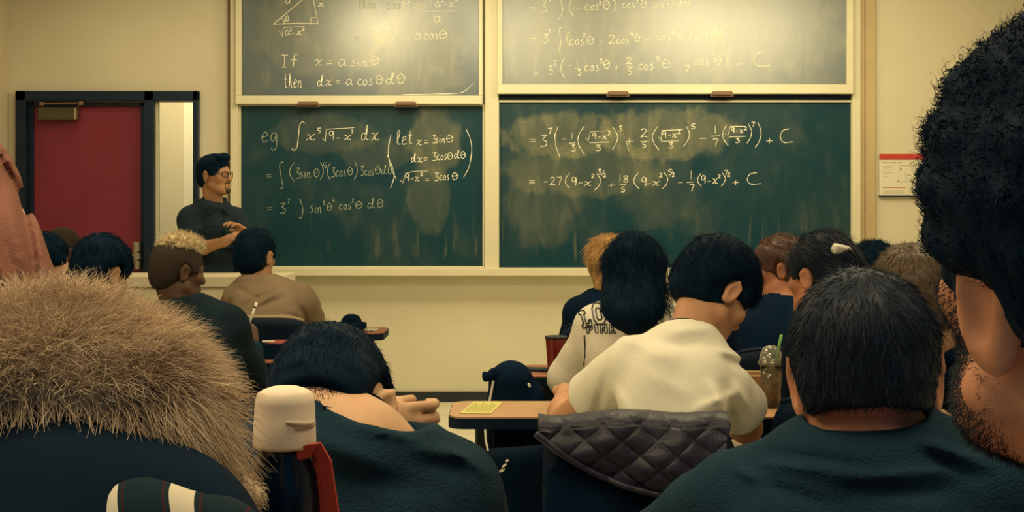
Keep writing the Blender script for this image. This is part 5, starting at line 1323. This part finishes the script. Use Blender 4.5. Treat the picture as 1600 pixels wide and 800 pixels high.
# student in white tee -------------------------------------
H = Head(P(1118, 456, 3.35), -58, -40, 0, 1.02)
b = Body(H, V(P(1045, 0, 3.1)[0], 3.06, .53), P(992, 566, 3.22), P(1130, 590, 3.18), P(880, 660, 3.46), P(1166, 668, 3.40), V(.16, 3.84, .803), V(.46, 3.86, .803), nb=P(1078, 530, 3.25), build=1.02, arms=(.050, .041, .028))
o = person(b, 'person in white tee with black neck cord looking down to the right', M_SKIN_M, .0045)
part(o, 'shirt', tee(b, .013, .60, .03) + [neck_cut(b, .066, -.020), collar_ring(b, .066, .006, .006)], .006, M_TEE_WH,
     pleats([(1130, 600, 1148, 672, 8, -.013), (1108, 600, 1132, 640, 8, .014), (1085, 640, 1145, 616, 7, .014), (1095, 656, 1146, 640, 6, -.011), (1120, 545, 1165, 560, 7, .010), (1135, 560, 1168, 578, 6, -.008), (960, 520, 1045, 560, 12, .008), (945, 590, 930, 660, 8, -.012), (1000, 545, 1090, 532, 10, -.007), (1010, 585, 1080, 620, 12, .006), (955, 600, 985, 650, 10, .008), (1080, 660, 1130, 664, 5, .010), (1150, 600, 1170, 640, 6, .012), (1040, 520, 1120, 512, 9, .006)], fold((10, 10, 14), .005, 33), 3.3))
trousers(o, b, M_NAVY)
hair(o, H, hair_short(H, .022, .012, .002), M_HAIR, .005, 2600, .035, .0012, .18, .2, 16, grav=.3)
a, c = b.neckseg(); dn = unit(a - c); Rn = frame_of(dn, b.x)
bm = bmesh.new(); cc = b.nb + dn * .022
add_tube(bm, [cc + Rn @ V(.0665 * math.cos(t), .0665 * math.sin(t), .004 * math.sin(t)) - base_of(b) for t in np.linspace(0, 2 * math.pi, 41)], .0032, 6, False)
bm_obj('neck_cord', bm, M_BLACKPL, o, smooth=True)
CHW = chair(P(990, 0, 2.98)[0], 3.055, 0, 'dark chair under the quilted purple jacket')

# girl in lettered hooded sweatshirt -----------------------
H = Head(P(990, 424, 4.42), 0, -6, 0, .98)
b = Body(H, V(P(985, 0, 4.3)[0], 4.36, .55), P(932, 512, 4.38), P(1050, 512, 4.38), P(888, 588, 4.44), P(1090, 588, 4.44), V(.30, 4.78, .85), V(.56, 4.78, .85), nb=P(990, 484, 4.39), neck=.05, arms=(.046, .038, .025))
o = person(b, 'person with long black hair in cream lettered hooded sweatshirt', M_SKIN, .0065, fem=1)
sw, v, q = part(o, 'sweatshirt', longsleeve(b, .026) + [neck_cut(b, .06), C(b.nb - b.y * .06 + b.x * .05, b.nb - b.y * .06 - b.x * .05, .03, .03, .03)], .006, M_HOODWH, fold((12, 12, 18), .004, 35))
bvh = BVHTree.FromPolygons([tuple(x) for x in v], [tuple(int(i) for i in f) for f in q]); base = base_of(b)
def proj(px, py, off=.0015):
    o_ = Vector((P(px, py, 4.3)[0], 3.5, P(px, py, 4.3)[2])); h_ = bvh.ray_cast(o_, Vector((0, 1, 0)))[0]
    return None if h_ is None else np.array(h_) - V(0, off, 0) - base
BL = {'L': [[(0, 0), (0, .2), (.18, .2), (.18, .8), (0, .8), (0, 1), (.6, 1), (.6, .8), (.45, .8), (.45, .22), (.75, .22), (.75, .4), (1, .4), (1, 0), (0, 0)]],
      'O': [[(.25, 0), (0, .2), (0, .8), (.25, 1), (.75, 1), (1, .8), (1, .2), (.75, 0), (.25, 0)], [(.38, .22), (.3, .3), (.3, .7), (.38, .78), (.62, .78), (.7, .7), (.7, .3), (.62, .22), (.38, .22)]],
      'V': [[(.0, 1), (.0, .82), (.1, .82), (.4, 0), (.6, 0), (.9, .82), (1, .82), (1, 1), (.62, 1), (.62, .82), (.68, .82), (.5, .3), (.32, .82), (.38, .82), (.38, 1), (0, 1)]],
      'E': [[(0, 0), (0, 1), (1, 1), (1, .7), (.45, .78), (.45, .6), (.75, .6), (.75, .42), (.45, .42), (.45, .22), (1, .3), (1, 0), (0, 0)]],
      'P': [[(0, 0), (0, 1), (.8, 1), (1, .85), (1, .55), (.8, .4), (.4, .4), (.4, 0), (0, 0)], [(.4, .6), (.4, .82), (.65, .82), (.65, .6), (.4, .6)]],
      'I': [[(.2, 0), (.2, 1), (.8, 1), (.8, 0), (.2, 0)]], 'N': [[(0, 0), (0, 1), (.3, 1), (.7, .4), (.7, 1), (1, 1), (1, 0), (.7, 0), (.3, .6), (.3, 0), (0, 0)]],
      'K': [[(0, 0), (0, 1), (.35, 1), (.35, .6), (.7, 1), (1, 1), (.55, .5), (1, 0), (.7, 0), (.35, .4), (.35, 0), (0, 0)]]}
bm = bmesh.new()
def letter(ch, x0, y0, w, h, rot, rad):
    ca, sa = math.cos(math.radians(rot)), math.sin(math.radians(rot))
    for st_ in BL[ch]:
        pts = []
        for p0, p1 in zip(st_, st_[1:]):
            for k in range(4):
                u = (p0[0] + (p1[0] - p0[0]) * k / 4) * w; t = (p0[1] + (p1[1] - p0[1]) * k / 4) * h
                r_ = proj(x0 + u * ca - t * sa * -1 * -1, y0 - t * ca - u * sa)
                if r_ is not None: pts.append(r_)
        if len(pts) > 3: add_tube(bm, pts + [pts[0]], rad, 5)
for ch, x0, y0, w, h, rot in (('L', 911, 513, 15, 25, 14), ('O', 929, 506, 17, 29, 8), ('V', 952, 503, 18, 29, 0), ('E', 975, 504, 18, 29, -6)): letter(ch, x0, y0, w, h, rot, .0028)
for ch, x0, y0, w, h, rot in (('P', 917, 520, 9, 11, 8), ('I', 928, 518, 7, 12, 6), ('N', 937, 518, 10, 13, 3), ('K', 950, 518, 10, 13, 0)): letter(ch, x0, y0, w, h, rot, .0022)
bm_obj('chest_lettering', bm, M_BLACKPL, o)
bm = bmesh.new(); pts = [proj(x_, y_, .001) for x_, y_ in ((913, 524), (914, 540), (914, 556), (913, 572))]
pts = [p_ for p_ in pts if p_ is not None]
if len(pts) > 2: add_tube(bm, pts, .003, 6)
bm_obj('dark_piping', bm, M_BLACKPL, o)
trousers(o, b, M_NAVY)
hv = [H.E((0, -.016, .036), (.092, .112, .102), .01), C(H.W((0, -.055, .02)), P(990, 490, 4.28), .088, .085, .04), C(H.W((-.055, -.02, .0)), P(962, 480, 4.30), .045, .05, .04), C(H.W((.055, -.02, .0)), P(1018, 480, 4.30), .05, .045, .04), H.E((0, .13, -.05), (.09, .08, .12), .01, -1)]
def down(H):
    def f(Pt, N):
        d = np.where((H.loc(Pt)[:, 2] > .05)[:, None], Pt - H.W((0, .02, .13)), V(0, 0, -1) + 0 * Pt); return d - N * (d * N).sum(1, keepdims=True)
    return f
Pt, N = sample(*solid(hv, .007), 260, 3, lambda c, n: ((c[:, 2] < P(0, 440, 4.3)[2]) & (c[:, 0] > P(1020, 0, 4.3)[0])).astype(float))
ends = strands(Pt, N, V(.5, -.1, -1) + 0 * Pt, .075, .0014, 5, 9, .2, .3, .010, 9)
hair(o, H, hv, M_HAIR, .006, 1800, .09, .0013, .06, .10, 18, flow=down(H), amp=.003, freq=(70, 70, 14), grav=.2, extra=[ends], wave=.008)
stool(b.hip[0], b.hip[1], 'low dark stool under the person in the cream lettered sweatshirt')

# golden haired girl ---------------------------------------
H = Head(P(948, 412, 5.5), 6, 0, 0, .95)
b = Body(H, V(P(950, 0, 5.4)[0], 5.38, .53), P(904, 486, 5.46), P(1000, 486, 5.46), P(886, 550, 5.6), P(1020, 550, 5.6), V(.30, 5.8, .70), V(.50, 5.8, .70), nb=P(950, 462, 5.47), neck=.05, arms=(.046, .038, .025))
o = person(b, 'person with golden hair and black top half hidden behind the long black hair', M_SKIN, .0075, fem=1)
part(o, 'top', longsleeve(b, .013) + [neck_cut(b, .058)], .008, M_NAVY, None)
trousers(o, b)
hair(o, H, [H.E((0, -.016, .034), (.086, .108, .100), .01), C(H.W((-.03, -.05, .0)), H.W((-.02, -.06, -.09)), .062, .05, .04), C(H.W((.03, -.05, .0)), H.W((.02, -.06, -.09)), .062, .05, .04), H.E((0, .13, -.05), (.09, .08, .12), .01, -1)], M_HAIR_GD, .006, 2000, .06, .0016, .10, .15, 20, flow=down(H), amp=.003, freq=(60, 60, 16), wave=.006)
chair(b.hip[0], b.hip[1] + .005, 0, 'dark chair of the golden haired girl')

# girl with glasses turned left ----------------------------
H = Head(P(1217, 420, 4.6), 74, -4, 0, .92)
b = Body(H, V(P(1225, 0, 4.4)[0], 4.46, .53), P(1165, 512, 4.56), P(1275, 512, 4.52), P(1144, 562, 4.62), P(1300, 562, 4.62), V(.84, 4.84, .83), V(1.02, 4.84, .83), nb=P(1220, 482, 4.55), neck=.05, arms=(.046, .038, .025))
o = person(b, 'person with auburn hair and thin glasses turned left, dark top', M_SKIN_R, .006, fem=1)
part(o, 'top', longsleeve(b, .018) + [C(b.nb + b.z * .0, b.nb + b.z * .02, .066, .06, .03), neck_cut(b, .058, -.01)], .008, M_NAVY, None)
trousers(o, b)
M_HAIR_AU = mat('auburn_hair', (0.075, 0.030, 0.018), 0.42, 0.5, var=.3, vscale=60)
hair(o, H, hair_short(H, .012, .034, -.005) + [C(H.W((0, -.09, .0)), H.W((0, -.10, -.10)), .035, .030, .04)], M_HAIR_AU, .005, 1800, .05, .0011, .08, .10, 22, flow=hair_flow(H, (0, .09, .10)), amp=.0015)
glasses(o, H, M_BLACKPL)
chair(b.hip[0], b.hip[1] + .005, 0, 'dark chair of the girl with auburn hair')

# girl with hair clip --------------------------------------
H = Head(P(1283, 432, 3.55), 34, -4, 0, .95)
b = Body(H, V(P(1310, 0, 3.4)[0], 3.42, .53), P(1272, 550, 3.50), P(1356, 552, 3.50), P(1256, 650, 3.62), P(1372, 650, 3.60), V(.92, 3.70, .82), V(1.02, 3.70, .82), nb=P(1296, 510, 3.51), neck=.05, arms=(.050, .040, .026))
o = person(b, 'person with dark pulled back hair and pale hair clip, black hooded top', M_SKIN_R, .0055, fem=1)
part(o, 'hooded_top', longsleeve(b, .026) + [C(b.nb - b.y * .06 + b.x * .06, b.nb - b.y * .06 - b.x * .06, .04, .04, .03), neck_cut(b, .058, -.01)], .007, M_NAVY, fold((12, 12, 16), .004, 37))
trousers(o, b, M_NAVY)
hair(o, H, hair_short(H, .012, .012, -.01) + [C(H.W((.01, -.095, .03)), H.W((.06, -.11, -.06)), .035, .040, .03), C(H.W((.06, -.11, -.06)), P(1322, 488, 3.40), .036, .028, .04)], M_HAIR_DB, .005, 2600, .055, .0010, .08, .12, 24, flow=hair_flow(H, (0, .10, .09)), amp=.0015, wave=.004)
cv, cq = solid([BX(H.W((-.026, -.104, .074)), V(.024, .007, .010), H.R @ rotm(-14, 30, 12), .004, .004)], .0035)
put(o, 'hair_clip', cv, cq, mat('pale_clip', (0.75, 0.70, 0.58), 0.3, 0.5), 'pale hair clip')
chair(b.hip[0], b.hip[1] + .005, 0, 'dark chair of the girl with the pale hair clip')

# man with short brown hair --------------------------------
H = Head(P(1420, 470, 3.45), 8, -4, 0, 1.12)
b = Body(H, V(1.36, 3.40, .53), V(1.22, 3.43, .935), V(1.48, 3.43, .935), V(1.26, 3.58, .85), V(1.55, 3.58, .85), V(1.26, 3.84, .83), V(1.42, 3.84, .83), nb=V(1.20, 3.43, .995), build=1.06)
o = person(b, 'person with short light brown hair and dark jacket behind the dark teal tee', M_SKIN_T, .006)
part(o, 'jacket', longsleeve(b, .022) + [neck_cut(b, .066), collar_ring(b, .068, .01, .012)], .008, M_NAVY, fold((12, 12, 16), .004, 39))
trousers(o, b, M_NAVY)
M_HAIR_LB = mat('light_brown_hair', (0.095, 0.060, 0.035), 0.5, 0.4, var=.3, vscale=70)
hair(o, H, hair_short(H, .016, 0, 0), M_HAIR_LB, .005, 4200, .024, .0009, .35, .35, 26)
chair(b.hip[0], b.hip[1] + .005, 0, 'dark chair of the man with short brown hair')

# curly haired student at the back -------------------------
H = Head(P(1362, 428, 5.6), 10, 0, 0, 1.0)
b = Body(H, V(P(1362, 0, 5.5)[0], 5.48, .53), P(1310, 500, 5.56), P(1412, 500, 5.56), P(1296, 570, 5.7), P(1430, 570, 5.7), V(1.45, 5.9, .70), V(1.68, 5.9, .70), nb=P(1362, 476, 5.57))
o = person(b, 'person with curly black hair just showing between two heads by the wall', M_SKIN_T, .0075)
part(o, 'shirt', longsleeve(b, .014) + [neck_cut(b, .064)], .009, M_NAVY, None)
trousers(o, b)
hair(o, H, hair_short(H, .022, 0, 0), M_HAIR, .006, 1500, .030, .0016, .9, .5, 28, amp=.006, freq=(80, 80, 80), curl=.008, cfreq=8)
chair(b.hip[0], b.hip[1] + .005, 0, 'dark chair of the curly haired student')

# ------------------------------------------------------------------ quilted jacket over the chair
M_QUILT = mat('purple_quilt', (0.015, 0.0165, 0.036), 0.45, 0.32, var=.15, vscale=30, bump=.15, bscale=120)
jk = tag(empty('jacket', (P(990, 0, 2.95)[0], 2.78, .60)), 'quilted purple jacket hung over the back of a chair', 'jacket')
J0 = np.array(jk.location)
nu, nv = 150, 90
top = lambda u: 664 - 6 * math.sin(u * 3.1) + 3 * math.sin(u * 11)
def bot(u): return 676 + 100 * math.sin(min(u / .72, 1) * math.pi / 2) ** 1.0 + (6 * math.sin(u * 9)) * u
rows = []
for j in range(nv):
    t = j / (nv - 1)
    for i in range(nu):
        u = i / (nu - 1); px = 842 + 300 * u
        if t < .18:                                   # fold over the backrest
            a = (t / .18) * math.pi
            zt = EYE - (top(u) + 7 - HOR) * 2.745 / FOC + .026 * math.sin(a)
            Yy = 2.800 + .058 * math.cos(a)
            p_ = V((px - 800) * 2.745 / FOC, Yy, zt - .03 * max(0, math.cos(a)))
        else:
            s = (t - .18) / .82; py = lerp(top(u) + 7, bot(u), s); Yq = 2.735 - .02 * math.sin(s * 2.5)
            p_ = V((px - 800) * Yq / FOC + .01 * math.sin(s * 4 + u * 3), Yq, EYE - (py - HOR) * Yq / FOC)
        gx, gz = (p_[0] * .80 + p_[2] * 1.0) / .062, (p_[0] * .80 - p_[2] * 1.0) / .062
        qd = .010 * (abs(math.sin(gx * math.pi)) * abs(math.sin(gz * math.pi))) ** .45 + .006 * math.sin(u * 17 + t * 5) + .010 * math.sin(u * 6.0 - t * 4)
        rows.append(p_ - V(0, qd, 0) - J0)
F_ = [(j * nu + i, j * nu + i + 1, (j + 1) * nu + i + 1, (j + 1) * nu + i) for j in range(nv - 1) for i in range(nu - 1)]
nr = len(rows); rows2 = []
for j in range(nv):
    for i in range(nu):
        t = j / (nv - 1); k = j * nu + i
        a = (t / .18) * math.pi if t < .18 else math.pi
        rows2.append(rows[k] + .007 * V(0, -math.cos(a), -math.sin(a)))
bm = bmesh.new(); vs = [bm.verts.new(p_) for p_ in rows + rows2]
for f in F_: bm.faces.new([vs[k] for k in f]); bm.faces.new([vs[k + nr] for k in f[::-1]])
rim = [i for i in range(nu)] + [j * nu + nu - 1 for j in range(1, nv)] + [(nv - 1) * nu + i for i in range(nu - 2, -1, -1)] + [j * nu for j in range(nv - 2, 0, -1)]
for a, c in zip(rim, rim[1:] + rim[:1]): bm.faces.new((vs[a], vs[a + nr], vs[c + nr], vs[c]))
bm_obj('quilted_shell', bm, M_QUILT, jk, smooth=True)
bm = bmesh.new(); hem = [rows[(nv - 1) * nu + i] - V(0, .006, 0) for i in range(0, nu, 2)]
add_tube(bm, hem, .007, 8); bm_obj('bound_hem', bm, M_QUILT, jk, smooth=True)
# dark lining falling below the hem
v, q = solid([BX(P(975, 790, 2.752) - V(0, 0, .06), V(.165, .004, .14), None, .006, .01), BX(P(880, 760, 2.752) - V(0, 0, .05), V(.035, .004, .12), rotm(0, 0, 12), .006, .01)], .006, fold((14, 14, 8), .002, 41))
mesh_obj('dark_lining', v - J0, [q], M_NAVY, jk)

for ch_ in [c_ for r_ in [TC_] for b_ in r_.children for c_ in b_.children if c_.name.startswith('edge_trim')]:
    ch_.data = ch_.data.copy(); ch_.data.materials.clear(); ch_.data.materials.append(M_EDGE)
